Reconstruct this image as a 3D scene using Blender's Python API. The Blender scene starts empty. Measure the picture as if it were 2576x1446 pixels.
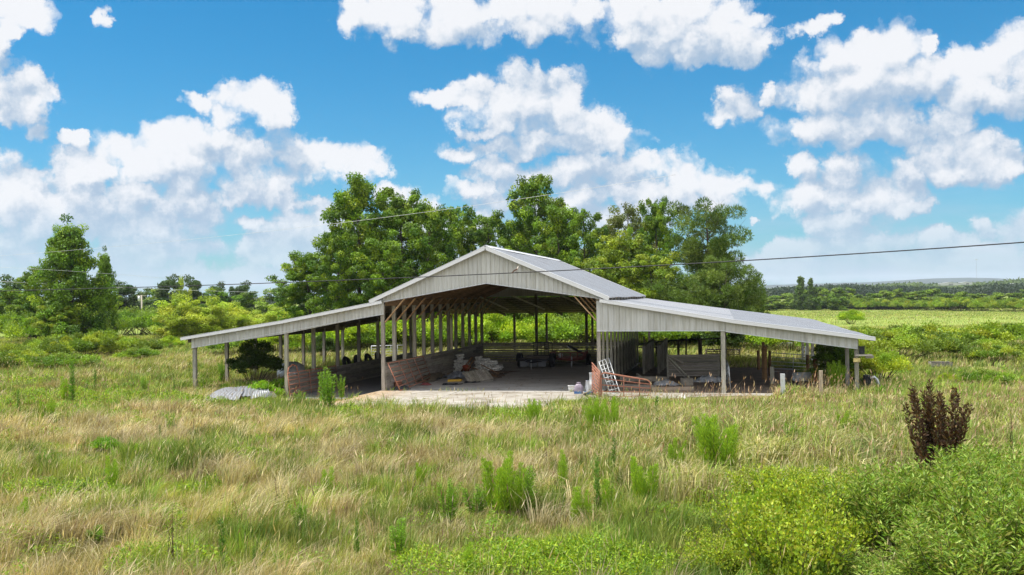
import bpy, math, random
import numpy as np
from mathutils import Vector, Matrix
sc = bpy.context.scene
COL = sc.collection
R = math.radians

# ------------------------------------------------------------------ camera
CAM = np.array([14.56, -40.82, 3.99])
YAW, PITCH, ROLL, FPX = 0.2136, 0.009, 0.0141, 2511.6      # focal length in pixels of a 2576 wide picture
c, s = math.cos(YAW), math.sin(YAW)
R0 = np.array([c, s, 0.]); F0 = np.array([-s, c, 0.]); ZZ = np.array([0, 0, 1.])
c, s = math.cos(PITCH), math.sin(PITCH)
U1 = ZZ*c - F0*s; F1 = F0*c + ZZ*s
c, s = math.cos(ROLL), math.sin(ROLL)
R2 = R0*c - U1*s; U2 = U1*c + R0*s
cam_data = bpy.data.cameras.new('camera'); cam = bpy.data.objects.new('camera', cam_data); COL.objects.link(cam)
m = Matrix.Identity(4)
for i in range(3):
    m[i][0] = R2[i]; m[i][1] = U2[i]; m[i][2] = -F1[i]; m[i][3] = CAM[i]
cam.matrix_world = m
cam_data.sensor_width = 36; cam_data.lens = FPX/2576*36; cam_data.clip_start = 0.5; cam_data.clip_end = 30000
sc.camera = cam

def ray(px, py): return F1 + R2*(px-1288)/FPX + U2*(723-py)/FPX
def P(px, py, depth): return CAM + ray(px, py)*depth
def G(px, py, z=0.0):
    d = ray(px, py); return CAM + d*((z-CAM[2])/d[2])
def FX(px, py, Y=0.0):                       # point of the plane y = Y (the front of the barn)
    d = ray(px, py); p = CAM + d*((Y-CAM[1])/d[1]); return p[0], p[2]
def depth_of(p): return float(np.dot(np.asarray(p)-CAM, F1))

# ------------------------------------------------------------------ light
SUN = np.array([-0.42, -0.13, 0.95]); SUN /= np.linalg.norm(SUN)
sl = bpy.data.lights.new('sun', 'SUN'); sl.energy = 3.15; sl.angle = R(0.53); sl.color = (1.0, 0.955, 0.88)
so = bpy.data.objects.new('sun', sl); COL.objects.link(so)
so.rotation_euler = Vector((-SUN[0], -SUN[1], -SUN[2])).to_track_quat('-Z', 'Y').to_euler()
sc.view_settings.view_transform = 'Standard'; sc.view_settings.look = 'None'
sc.view_settings.exposure = 1.05; sc.view_settings.gamma = 1.0; sc.view_settings.use_curve_mapping = False
w = bpy.data.worlds.new("World"); sc.world = w; w.use_nodes = True
wn = w.node_tree; wn.nodes.clear()
SKY_STRENGTH = 0.15
# clouds: ellipses in (azimuth, elevation), given through the pixels they cover
CL = [ # cx, cy, rx, ry
 (55,245,85,60),(20,255,70,50),(85,235,50,45),
 (40,35,75,32),(95,25,45,30),(15,75,35,35),(8,140,30,40),
 (98,335,28,26),(182,355,24,26),(268,45,20,26),
 (505,262,40,30),(620,262,75,52),(680,262,60,60),(575,285,50,35),(700,300,42,35),(500,245,30,22),
 (330,395,90,70),(430,375,100,70),(560,385,110,75),(700,400,120,70),(830,410,110,62),(915,415,70,42),(290,425,80,40),(520,435,150,60),(650,450,170,60),
 (95,480,130,70),(40,500,80,60),(190,470,90,70),(230,520,160,60),(360,500,140,55),(480,510,130,45),(100,560,200,60),(30,590,100,80),(330,560,160,40),(570,505,60,25),
 (440,595,75,45),(380,610,120,40),(330,640,160,50),(120,640,160,45),(480,630,90,30),(150,690,260,40),
 (780,503,65,20),(760,580,120,60),(700,620,90,40),(820,560,80,50),(680,650,110,30),(860,600,90,40),
 (1000,500,60,35),(1050,530,70,40),
 (900,20,45,60),(1000,35,120,62),(1150,35,150,62),(1320,30,160,68),(1480,30,130,60),(1600,20,120,60),(1050,60,160,45),(1350,60,150,42),
 (1580,100,55,45),(1680,90,90,80),(1760,110,90,60),(1800,60,90,70),(1860,110,80,50),(1660,135,60,40),(1720,20,120,50),(1900,50,70,25),
 (2030,75,60,18),(2085,50,25,20),
 (1340,215,90,58),(1250,235,110,45),(1150,248,90,26),(1410,240,70,62),(1300,280,170,55),(1430,300,110,55),(1530,345,75,42),(1400,360,190,32),(1300,370,130,28),(1200,330,60,20),(1150,382,55,24),(1480,330,90,50),
 (1240,435,75,40),(1190,470,75,24),(1300,460,60,38),
 (1420,430,75,45),(1500,430,80,45),(1600,440,90,48),(1690,430,90,48),(1780,455,90,42),(1870,475,75,26),(1600,480,230,40),(1700,510,170,30),(1350,520,190,40),(1550,560,150,50),
 (1860,268,50,44),(1840,285,50,26),(1930,240,25,25),
 (2240,130,100,66),(2130,160,80,66),(2060,220,110,70),(2180,230,190,110),(2350,200,120,70),(2050,320,115,42),(2200,310,190,50),(2330,320,90,42),(2450,180,110,70),(2540,160,90,85),(2480,240,130,45),(2330,110,28,22),(2600,230,100,60),
 (2420,380,110,42),(2370,400,60,38),(2480,410,85,46),(2400,425,95,34),(2530,425,45,22),
 (2020,425,48,42),(2120,440,80,48),(2200,450,90,48),(2280,450,45,42),(2260,480,70,45),(2150,500,170,44),(2030,500,60,40),(2300,515,60,18),(2130,560,110,36),(2100,590,90,22),(2250,600,110,30),
 (1960,640,80,36),(2030,650,110,50),(1900,665,80,30),(2160,640,90,38),(2250,660,120,34),(2360,640,90,40),(2500,570,60,32),(2560,590,70,50),(2450,630,110,36),(2550,660,120,34),(2350,600,60,18),(1888,545,14,10),(2000,685,200,25),(2300,690,250,22),(2500,690,150,25),
 (560,690,200,28),(650,560,50,20),(900,650,200,50),(1200,600,300,60),
]
def azel(px, py):
    d = ray(px, py); return math.atan2(d[0], d[1]), math.atan2(d[2], math.hypot(d[0], d[1]))
grp = bpy.data.node_groups.new('cloud_density', 'ShaderNodeTree')
grp.interface.new_socket('V', in_out='INPUT', socket_type='NodeSocketVector')
grp.interface.new_socket('D', in_out='OUTPUT', socket_type='NodeSocketFloat')
gi = grp.nodes.new('NodeGroupInput'); go = grp.nodes.new('NodeGroupOutput'); gl = grp.links
def gm(op, a, b=None, c=None, n=grp):
    x = n.nodes.new('ShaderNodeMath'); x.operation = op
    for i, v in enumerate((a, b, c)):
        if v is None: continue
        if isinstance(v, (int, float)): x.inputs[i].default_value = v
        else: n.links.new(v, x.inputs[i])
    return x.outputs[0]
def gv(op, a, b=None, c=None, n=grp, out=0):
    x = n.nodes.new('ShaderNodeVectorMath'); x.operation = op
    for i, v in enumerate((a, b, c)):
        if v is None: continue
        if isinstance(v, (tuple, list)): x.inputs[i].default_value = v
        elif isinstance(v, (int, float)): x.inputs['Scale'].default_value = v
        else: n.links.new(v, x.inputs[i])
    return x.outputs[out]
def noise(n, vec, scale, detail, rough=0.5, out=0, dist=0.0):
    x = n.nodes.new('ShaderNodeTexNoise'); x.inputs['Scale'].default_value = scale
    x.inputs['Detail'].default_value = detail; x.inputs['Roughness'].default_value = rough; x.inputs['Distortion'].default_value = dist
    if vec is not None: n.links.new(vec, x.inputs['Vector'])
    if n is grp: x.noise_dimensions = '2D'
    return x.outputs[out]
# slow warp, then the ellipses
wv = noise(grp, gi.outputs[0], 24, 6, 0.66, 1)
wv = gv('SUBTRACT', wv, (0.5, 0.5, 0.5)); wv = gv('MULTIPLY', wv, (0.044, 0.038, 0.0))
V = gv('ADD', gi.outputs[0], wv)
cur = None
for (cx, cy, rx, ry) in CL:
    a, e = azel(cx, cy); ra, re = rx*1.16/FPX, ry*1.16/FPX
    q = gv('MULTIPLY_ADD', V, (1/ra, 1/re, 0.0), (-a/ra, -e/re, 0.0))
    d2 = gv('DOT_PRODUCT', q, q, out=1)
    cur = d2 if cur is None else gm('MINIMUM', cur, d2)
body = gm('SUBTRACT', 1.0, gm('MINIMUM', cur, 4.0))
f1 = noise(grp, gi.outputs[0], 32, 9, 0.62)
f2 = noise(grp, gi.outputs[0], 11, 4, 0.5)
def voro(scale, w_):
    x = grp.nodes.new('ShaderNodeTexVoronoi'); x.voronoi_dimensions = '2D'; x.feature = 'SMOOTH_F1'; x.inputs['Scale'].default_value = scale; x.inputs['Smoothness'].default_value = 0.35
    gl.new(V, x.inputs['Vector']); return gm('MULTIPLY', gm('SUBTRACT', 0.50, x.outputs['Distance']), w_)
det = gm('ADD', gm('MULTIPLY', gm('SUBTRACT', f1, 0.5), 1.15), gm('MULTIPLY', gm('SUBTRACT', f2, 0.5), 0.75))
det = gm('ADD', det, gm('ADD', voro(34, 1.05), voro(90, 0.4)))
gl.new(gm('ADD', body, det), go.inputs[0])

tc = wn.nodes.new('ShaderNodeTexCoord'); sep = wn.nodes.new('ShaderNodeSeparateXYZ'); wn.links.new(tc.outputs['Generated'], sep.inputs[0])
az = gm('ARCTAN2', sep.outputs[0], sep.outputs[1], n=wn); el = gm('ARCSINE', sep.outputs[2], n=wn)
cmb = wn.nodes.new('ShaderNodeCombineXYZ'); wn.links.new(az, cmb.inputs[0]); wn.links.new(el, cmb.inputs[1])
vv = cmb.outputs[0]
def dens(vec):
    g = wn.nodes.new('ShaderNodeGroup'); g.node_tree = grp; wn.links.new(vec, g.inputs[0]); return g.outputs[0]
D0 = dens(vv); D1 = dens(gv('ADD', vv, (-0.006, 0.013, 0), n=wn)); D2 = dens(gv('ADD', vv, (-0.012, 0.048, 0), n=wn))
def ramp01(v, a, b, n=wn):
    x = n.nodes.new('ShaderNodeMapRange'); x.interpolation_type = 'SMOOTHSTEP'; x.inputs[1].default_value = a; x.inputs[2].default_value = b
    n.links.new(v, x.inputs[0]); return x.outputs[0]
alpha = ramp01(D0, 0.0, 0.85)
lit = ramp01(gm('ADD', gm('MULTIPLY', gm('SUBTRACT', D0, D1, n=wn), 0.55, n=wn), gm('MULTIPLY', gm('SUBTRACT', D0, D2, n=wn), 0.50, n=wn), n=wn), -0.52, 0.98)
# thin high veil near the horizon
mapv = gv('MULTIPLY', vv, (5.0, 26.0, 1.0), n=wn)
veil = ramp01(noise(wn, mapv, 1.6, 6, 0.6), 0.36, 0.66)
veil = gm('MULTIPLY', gm('MULTIPLY', veil, ramp01(el, 0.13, 0.0), n=wn), 0.6, n=wn)
def mixc(f, a, b, n=wn):
    x = n.nodes.new('ShaderNodeMix'); x.data_type = 'RGBA'
    for i, v in ((0, f), (6, a), (7, b)):
        if isinstance(v, (float, int)): x.inputs[i].default_value = v
        elif isinstance(v, tuple): x.inputs[i].default_value = (*v, 1)
        else: n.links.new(v, x.inputs[i])
    return x.outputs[2]
sky = wn.nodes.new('ShaderNodeTexSky'); sky.sky_type = 'NISHITA'; sky.sun_disc = False
sky.sun_elevation = math.asin(SUN[2]); sky.sun_rotation = math.atan2(SUN[0], SUN[1]); sky.ozone_density = 4.0; sky.air_density = 1.0; sky.dust_density = 0.6
tint = wn.nodes.new('ShaderNodeMix'); tint.data_type = 'RGBA'; tint.blend_type = 'MULTIPLY'; tint.inputs[0].default_value = 1.0
wn.links.new(sky.outputs[0], tint.inputs[6])
SKYTOP = (0.030, 0.31, 0.415); SKYLOW = (0.15, 0.35, 0.42)
wn.links.new(mixc(ramp01(el, 0.0, 0.30), SKYLOW, SKYTOP), tint.inputs[7])
k = 1.0/SKY_STRENGTH
cloud = mixc(lit, (0.19*k, 0.255*k, 0.335*k), (0.445*k, 0.45*k, 0.465*k))
lowc = mixc(ramp01(el, -0.02, 0.10), (0.25*k, 0.31*k, 0.385*k), cloud)
veiled = mixc(veil, tint.outputs[2], (0.21*k, 0.29*k, 0.375*k))
al = gm('MULTIPLY', alpha, gm('ADD', gm('MULTIPLY', ramp01(el, 0.0, 0.10), 0.42, n=wn), 0.56, n=wn), n=wn)
final = mixc(al, veiled, lowc)
# the rest of the sky (overhead and behind): the same blue with simpler unseen clouds, brightened as added fill light
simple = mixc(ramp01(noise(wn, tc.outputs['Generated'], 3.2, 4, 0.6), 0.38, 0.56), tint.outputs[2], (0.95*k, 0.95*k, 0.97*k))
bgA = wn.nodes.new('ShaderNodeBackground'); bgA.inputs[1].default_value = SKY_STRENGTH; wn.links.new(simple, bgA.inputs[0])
bg = wn.nodes.new('ShaderNodeBackground'); bg.inputs[1].default_value = SKY_STRENGTH; wn.links.new(final, bg.inputs[0])
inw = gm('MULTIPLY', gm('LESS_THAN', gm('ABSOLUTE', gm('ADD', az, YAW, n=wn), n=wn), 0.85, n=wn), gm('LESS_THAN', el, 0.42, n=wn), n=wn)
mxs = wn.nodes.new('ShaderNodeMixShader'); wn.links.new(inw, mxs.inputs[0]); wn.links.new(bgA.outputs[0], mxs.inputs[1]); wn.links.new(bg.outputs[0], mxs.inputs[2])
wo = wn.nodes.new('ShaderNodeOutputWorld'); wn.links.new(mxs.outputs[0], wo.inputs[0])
w.cycles.sampling_method = 'MANUAL'; w.cycles.sample_map_resolution = 512

# ------------------------------------------------------------------ helpers
def tag(o, label=None, cat=None, group=None, kind=None):
    if label: o['label'] = label
    if cat: o['category'] = cat
    if group: o['group'] = group
    if kind: o['kind'] = kind
    return o
def empty(name, loc=(0, 0, 0), label=None, cat=None, group=None, rz=0.0):
    o = bpy.data.objects.new(name, None); COL.objects.link(o); o.location = loc; o.rotation_euler = (0, 0, rz)
    o.empty_display_size = 0.2
    return tag(o, label, cat, group)
def link(name, me, mat=None, parent=None):
    if mat is not None and len(me.materials) == 0: me.materials.append(mat)
    o = bpy.data.objects.new(name, me); COL.objects.link(o)
    if parent is not None: o.parent = parent
    return o
def np_me(name, V, F, C=None, smooth=False):
    V = np.ascontiguousarray(V, dtype=np.float32); F = np.ascontiguousarray(F, dtype=np.int32)
    k = F.shape[1]; me = bpy.data.meshes.new(name)
    me.vertices.add(len(V)); me.vertices.foreach_set('co', V.ravel())
    me.loops.add(F.size); me.loops.foreach_set('vertex_index', F.ravel())
    me.polygons.add(len(F)); me.polygons.foreach_set('loop_start', np.arange(0, F.size, k, dtype=np.int32))
    if C is not None:
        a = me.color_attributes.new('Col', 'FLOAT_COLOR', 'POINT')
        C4 = np.ones((len(V), 4), dtype=np.float32); C4[:, :3] = C
        a.data.foreach_set('color', C4.ravel())
    me.update(calc_edges=True)
    if smooth: me.polygons.foreach_set('use_smooth', np.ones(len(F), dtype=bool))
    return me
class MB:
    """collects boxes, beams, tubes and polygons for ONE mesh"""
    def __init__(s): s.v = []; s.f = []; s.c = []
    def add(s, vs, fs, col=(1, 1, 1)):
        n = len(s.v); s.v += [tuple(map(float, v)) for v in vs]; s.f += [tuple(n+i for i in f) for f in fs]; s.c += [col]*len(vs)
    def box(s, ctr, size, col=(1, 1, 1), M=None):
        hx, hy, hz = size[0]/2, size[1]/2, size[2]/2
        vs = [Vector((sx*hx, sy*hy, sz*hz)) for sz in (-1, 1) for sy in (-1, 1) for sx in (-1, 1)]
        if M is not None: vs = [M @ v for v in vs]
        vs = [v+Vector(ctr) for v in vs]
        s.add(vs, [(0, 2, 3, 1), (4, 5, 7, 6), (0, 1, 5, 4), (2, 6, 7, 3), (0, 4, 6, 2), (1, 3, 7, 5)], col)
    def beam(s, a, b, w, h, col=(1, 1, 1), up=(0, 0, 1)):
        a = Vector(a); b = Vector(b); d = b-a; L = d.length; d.normalize(); u = Vector(up)
        if abs(d.dot(u)) > 0.99: u = Vector((0, 1, 0))
        x = d.cross(u).normalized(); z = x.cross(d)
        M = Matrix((x, d, z)).transposed()
        s.box((a+b)/2, (w, L, h), col, M)
    def tube(s, pts, r, n=8, col=(1, 1, 1), cap=True):
        pts = [Vector(p) for p in pts]; rs = r if isinstance(r, (list, tuple)) else [r]*len(pts)
        vs = []; fs = []
        for i, p in enumerate(pts):
            d = (pts[min(i+1, len(pts)-1)]-pts[max(i-1, 0)]).normalized()
            u = Vector((0, 0, 1)) if abs(d.z) < 0.95 else Vector((1, 0, 0))
            x = d.cross(u).normalized(); y = x.cross(d)
            for k in range(n):
                a = 2*math.pi*k/n; vs.append(p+(x*math.cos(a)+y*math.sin(a))*rs[i])
        for i in range(len(pts)-1):
            for k in range(n):
                fs.append((i*n+k, i*n+(k+1) % n, (i+1)*n+(k+1) % n, (i+1)*n+k))
        if cap: fs.append(tuple(range(n))[::-1]); fs.append(tuple((len(pts)-1)*n+k for k in range(n)))
        s.add(vs, fs, col)
    def me(s, name, smooth=False):
        me = bpy.data.meshes.new(name); me.from_pydata(s.v, [], s.f)
        a = me.color_attributes.new('Col', 'FLOAT_COLOR', 'POINT')
        C4 = np.ones((len(s.v), 4), dtype=np.float32); C4[:, :3] = np.array(s.c, dtype=np.float32).reshape(-1, 3)
        a.data.foreach_set('color', C4.ravel()); me.update()
        if smooth: me.polygons.foreach_set('use_smooth', np.ones(len(me.polygons), dtype=bool))
        return me
    def build(s, name, mat, parent=None, smooth=False): return link(name, s.me(name, smooth), mat, parent)

def hash2(ix, iy, seed):
    n = (ix.astype(np.int64)*374761393 + iy.astype(np.int64)*668265263 + seed*974711) & 0x7fffffff
    n = ((n ^ (n >> 13))*1274126177) & 0x7fffffff
    return ((n ^ (n >> 16)) & 0xffff)/65535.0
def vnoise(x, y, seed=0):
    ix = np.floor(x); iy = np.floor(y); fx = x-ix; fy = y-iy; fx = fx*fx*(3-2*fx); fy = fy*fy*(3-2*fy)
    a = hash2(ix, iy, seed); b = hash2(ix+1, iy, seed); c = hash2(ix, iy+1, seed); d = hash2(ix+1, iy+1, seed)
    return (a*(1-fx)+b*fx)*(1-fy)+(c*(1-fx)+d*fx)*fy
def fbm(x, y, seed=0, o=4):
    x = np.asarray(x, float); y = np.asarray(y, float); t = 0; a = 0.5; n = 0
    for i in range(o): t = t+a*vnoise(x*2**i+17.3*i, y*2**i-9.1*i, seed+i); n += a; a *= 0.5
    return t/n
def sstep(a, b, x): t = np.clip((np.asarray(x, float)-a)/(b-a), 0, 1); return t*t*(3-2*t)

# ------------------------------------------------------------------ materials
def mat_new(name):
    m = bpy.data.materials.new(name); m.use_nodes = True; nt = m.node_tree
    return m, nt, nt.nodes['Principled BSDF']
def attr(nt):
    a = nt.nodes.new('ShaderNodeAttribute'); a.attribute_name = 'Col'; return a.outputs['Color']
def mulc(nt, a, b, f=1.0):
    x = nt.nodes.new('ShaderNodeMix'); x.data_type = 'RGBA'; x.blend_type = 'MULTIPLY'; x.inputs[0].default_value = f
    for i, v in ((6, a), (7, b)):
        if isinstance(v, tuple): x.inputs[i].default_value = (*v, 1)
        else: nt.links.new(v, x.inputs[i])
    return x.outputs[2]
def objco(nt, scale=(1, 1, 1), which='Object'):
    t = nt.nodes.new('ShaderNodeTexCoord'); m = nt.nodes.new('ShaderNodeMapping'); m.inputs['Scale'].default_value = scale
    nt.links.new(t.outputs[which], m.inputs[0]); return m.outputs[0]
def ramp(nt, v, stops):
    x = nt.nodes.new('ShaderNodeValToRGB'); nt.links.new(v, x.inputs[0]); e = x.color_ramp.elements
    while len(e) > 1: e.remove(e[-1])
    e[0].position = stops[0][0]; e[0].color = (*stops[0][1], 1)
    for p, cc in stops[1:]: q = e.new(p); q.color = (*cc, 1)
    return x.outputs[0]
def leafmat(name, trans=0.35, rough=0.55, gain=(1, 1, 1)):
    m, nt, b = mat_new(name); colr = attr(nt)
    b.inputs['Roughness'].default_value = rough; b.inputs['Specular IOR Level'].default_value = 0.25
    nt.links.new(mulc(nt, colr, gain), b.inputs['Base Color'])
    t = nt.nodes.new('ShaderNodeBsdfTranslucent'); nt.links.new(mulc(nt, colr, (gain[0]*1.25, gain[1]*1.2, gain[2]*0.5)), t.inputs[0])
    mx = nt.nodes.new('ShaderNodeMixShader'); mx.inputs[0].default_value = trans
    nt.links.new(b.outputs[0], mx.inputs[1]); nt.links.new(t.outputs[0], mx.inputs[2])
    nt.links.new(mx.outputs[0], nt.nodes['Material Output'].inputs[0]); return m
LEAF = leafmat('leaf', 0.30, 0.5, (1.33, 1.32, 0.85)); GRASSM = leafmat('grass_blade', 0.25, 0.6, (1.0, 1.0, 0.92)); NEEDLE = leafmat('needles', 0.15, 0.55, (1.25, 1.2, 0.9))
def woodmat(name, base, sc_=(1, 1, 1), var=0.5, rough=0.85):
    m, nt, b = mat_new(name); v = objco(nt, sc_)
    n1 = noise(nt, v, 3.0, 5, 0.65); n2 = noise(nt, v, 22.0, 3, 0.6)
    r1 = ramp(nt, n1, [(0.28, tuple(x*(1-var) for x in base)), (0.55, base), (0.8, tuple(min(1, x*(1+var*0.7)) for x in base))])
    r2 = ramp(nt, n2, [(0.3, (0.68,)*3), (0.65, (1.08,)*3)])
    nt.links.new(mulc(nt, mulc(nt, attr(nt), r1), r2), b.inputs['Base Color']); b.inputs['Roughness'].default_value = rough
    b.inputs['Specular IOR Level'].default_value = 0.2
    bp = nt.nodes.new('ShaderNodeBump'); bp.inputs['Strength'].default_value = 0.35; bp.inputs['Distance'].default_value = 0.01
    nt.links.new(n2, bp.inputs['Height']); nt.links.new(bp.outputs[0], b.inputs['Normal']); return m
W_POST = woodmat('weathered_post', (0.36, 0.335, 0.28), (6, 6, 0.7))
W_BOARD = woodmat('weathered_board', (0.38, 0.345, 0.29), (0.8, 0.8, 7))
W_BOARDX = woodmat('weathered_board_long', (0.36, 0.33, 0.285), (0.6, 0.6, 8))
W_BROWN = woodmat('brown_timber', (0.36, 0.23, 0.13), (1.2, 1.2, 4), 0.45)
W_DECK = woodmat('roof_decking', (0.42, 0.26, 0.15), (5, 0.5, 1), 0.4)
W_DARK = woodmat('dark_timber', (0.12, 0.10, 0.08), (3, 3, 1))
BARK = woodmat('bark', (0.12, 0.10, 0.08), (3, 3, 0.8), 0.5)
def metalmat(name, base, dirt=(0.62, 0.60, 0.52), rough=0.5, metal=0.25, streak=(4, 4, 0.35), amt=0.5):
    m, nt, b = mat_new(name); v = objco(nt, streak); n1 = noise(nt, v, 2.0, 6, 0.7)
    n2 = noise(nt, objco(nt, (1, 1, 1)), 0.7, 4, 0.6)
    f = gm('MULTIPLY', gm('MULTIPLY', ramp(nt, n1, [(0.42, (0,)*3), (0.75, (1,)*3)]), n2, n=nt), amt*1.9, n=nt)
    nt.links.new(mulc(nt, attr(nt), mixc(f, base, dirt, nt)), b.inputs['Base Color'])
    b.inputs['Roughness'].default_value = rough; b.inputs['Metallic'].default_value = metal; b.inputs['Specular IOR Level'].default_value = 0.4
    return m
M_SIDE = metalmat('painted_siding', (0.51, 0.505, 0.48), (0.27, 0.25, 0.18), 0.5, 0.0, (6, 6, 0.35), 0.75)
M_ROOF = metalmat('metal_roof', (0.29, 0.31, 0.34), (0.19, 0.175, 0.16), 0.42, 0.35, (0.4, 5, 0.4), 0.8)
M_ROOFL = metalmat('newer_metal_roof', (0.36, 0.375, 0.40), (0.24, 0.21, 0.19), 0.42, 0.3, (0.4, 5, 0.4), 0.6)
M_TRIM = metalmat('white_trim', (0.56, 0.56, 0.57), (0.5, 0.5, 0.46), 0.4, 0.0, (1, 1, 1), 0.3)
M_GALV = metalmat('galvanised_steel', (0.55, 0.57, 0.58), (0.35, 0.33, 0.3), 0.45, 0.4, (2, 2, 2), 0.5)
M_RUST = metalmat('rusty_paint', (0.34, 0.145, 0.09), (0.20, 0.075, 0.045), 0.75, 0.0, (3, 3, 3), 0.7)
def flat(name, base, rough=0.7, metal=0.0, var=0.25, scale=4.0, spec=0.3):
    m, nt, b = mat_new(name); n1 = noise(nt, objco(nt), scale, 5, 0.65)
    r1 = ramp(nt, n1, [(0.3, tuple(x*(1-var) for x in base)), (0.7, tuple(min(1, x*(1+var)) for x in base))])
    nt.links.new(mulc(nt, attr(nt), r1), b.inputs['Base Color'])
    b.inputs['Roughness'].default_value = rough; b.inputs['Metallic'].default_value = metal; b.inputs['Specular IOR Level'].default_value = spec; return m
M_BLACK = flat('black_paint', (0.018, 0.019, 0.022), 0.6); M_TYRE = flat('tyre_rubber', (0.02, 0.02, 0.02), 0.85)
M_PLASTIC = flat('plastic_sheet', (0.60, 0.61, 0.63), 0.4, 0, 0.4, 3.0); M_WHITE = flat('white_plastic', (0.7, 0.71, 0.72), 0.45, 0, 0.12)
M_STONE = flat('pale_bag_cloth', (0.62, 0.61, 0.57), 0.9, 0, 0.5, 6.0); M_BLUE = flat('blue_plastic', (0.05, 0.12, 0.28), 0.4)
M_ORANGE = flat('orange_plastic', (0.30, 0.07, 0.03), 0.5); M_YELLOW = flat('yellow_paint', (0.55, 0.33, 0.04), 0.6)
M_PURPLE = flat('lavender_plastic', (0.27, 0.23, 0.28), 0.4); M_CONC = flat('concrete_pipe', (0.72, 0.72, 0.70), 0.85, 0, 0.2)
M_WIRE = flat('wire', (0.02, 0.02, 0.022), 0.5); M_WIREL = flat('pale_wire', (0.5, 0.5, 0.5), 0.4)
# ------------------------------------------------------------------ ground
W = 9.32; XL = -8.91; XM = -4.48; XRM = 14.31; XR = 19.38; HW = 1.22; BAY = 1.464; LEN = BAY*12; LR = 20.0
def terrain(x, y):
    x = np.asarray(x, float); y = np.asarray(y, float)
    fx = x-CAM[0]; fy = y-CAM[1]; d = np.hypot(fx, fy)
    side = sstep(-0.35, 0.15, fx/np.maximum(d, 1))                     # 1 on the right of the barn, 0 far left
    z = -3.1*sstep(90, 400, d)*side + 3.0*sstep(500, 1500, d) - 0.6*sstep(90, 220, d)*(1-side)
    z = z + 0.25*(fbm(x/9, y/9, 5)-0.5)*sstep(75, 100, d)
    low = -0.33*sstep(0.15, -0.9, x)*sstep(-7.2, -5.2, x)*sstep(-7, -4, y)*sstep(22, 18, y)   # the left aisle lies lower
    bump = 0.22*np.exp(-(((x-16.5)/3.0)**2+((y+3.5)/1.6)**2)) + 0.14*(fbm(x/2.3, y/2.3, 11)-0.45)*sstep(-6.0, -8.5, y)
    return z+low+bump
def GT(px, py):
    p = G(px, py, 0.0)
    for i in range(12): p = G(px, py, float(terrain(p[0], p[1])))
    return p
def TZ(x, y): return float(terrain(x, y))

rr = np.concatenate([np.arange(6, 60, 0.55), np.geomspace(60, 6000, 130)]); th = np.linspace(-1.25, 1.05, 330)
RRg, THg = np.meshgrid(rr, th, indexing='ij')
X = CAM[0]+RRg*np.sin(THg-0.2); Y = CAM[1]+RRg*np.cos(THg-0.2); Zt = terrain(X, Y)
n1, n2 = X.shape; idx = np.arange(n1*n2).reshape(n1, n2)
F = np.stack([idx[:-1, :-1], idx[:-1, 1:], idx[1:, 1:], idx[1:, :-1]], -1).reshape(-1, 4)
m, nt, b = mat_new('meadow_soil'); v = objco(nt)
na = noise(nt, v, 0.35, 6, 0.6); nb = noise(nt, v, 6.0, 5, 0.7); nc = noise(nt, v, 0.035, 4, 0.6)
near = ramp(nt, na, [(0.35, (0.10, 0.12, 0.03)), (0.5, (0.20, 0.17, 0.075)), (0.68, (0.27, 0.20, 0.10))])
fld = ramp(nt, nc, [(0.3, (0.19, 0.25, 0.05)), (0.6, (0.23, 0.29, 0.06)), (0.8, (0.26, 0.29, 0.085))])
geo = nt.nodes.new('ShaderNodeNewGeometry'); sp = nt.nodes.new('ShaderNodeSeparateXYZ'); nt.links.new(geo.outputs[0], sp.inputs[0])
colr = mixc(ramp01(sp.outputs[1], 12.0, 45.0, nt), near, fld, nt)
nt.links.new(mulc(nt, colr, ramp(nt, nb, [(0.3, (0.62,)*3), (0.7, (1.2,)*3)])), b.inputs['Base Color']); b.inputs['Roughness'].default_value = 0.95; b.inputs['Specular IOR Level'].default_value = 0.1
SOIL = m
tag(link('ground', np_me('ground', np.stack([X, Y, Zt], -1).reshape(-1, 3), F[:, ::-1], smooth=True), SOIL), kind='structure')
# the sheet behind the camera and to the horizon on the other sides
bgm = MB(); bgm.add([(-9000, -9000, -12), (9000, -9000, -12), (9000, 9000, -12), (-9000, 9000, -12)], [(0, 1, 2, 3)])
tag(bgm.build('terrain', SOIL), kind='structure')

# floors: slabs, lane, dirt
def sheet(name, pts, z, mat, dz=0.0, n=14):
    """ a ground sheet over the quad pts, following the terrain """
    a, b_, c_, d_ = [np.array(p, float) for p in pts]; vs = []
    for i in range(n+1):
        for j in range(n+1):
            u, v_ = i/n, j/n; q = (a*(1-u)+b_*u)*(1-v_)+(d_*(1-u)+c_*u)*v_
            vs.append((q[0], q[1], (z if z is not None else TZ(q[0], q[1]))+dz))
    fs = [(i*(n+1)+j, (i+1)*(n+1)+j, (i+1)*(n+1)+j+1, i*(n+1)+j+1) for i in range(n) for j in range(n)]
    b0 = MB(); b0.add(vs, fs); return tag(b0.build(name, mat), kind='structure')
m, nt, b = mat_new('concrete_slab'); v = objco(nt)
n1_ = noise(nt, v, 0.85, 8, 0.7); n2_ = noise(nt, v, 7, 5, 0.7)
cc = ramp(nt, n1_, [(0.32, (0.14, 0.115, 0.085)), (0.45, (0.27, 0.24, 0.195)), (0.58, (0.36, 0.335, 0.29)), (0.8, (0.42, 0.40, 0.36))])
sx = nt.nodes.new('ShaderNodeSeparateXYZ'); nt.links.new(v, sx.inputs[0])
stain = gm('MULTIPLY', ramp01(sx.outputs[0], 2.2, -0.8, nt), ramp01(n2_, 0.35, 0.6, nt), n=nt)
cc = mixc(stain, cc, (0.40, 0.24, 0.09), nt)
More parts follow.
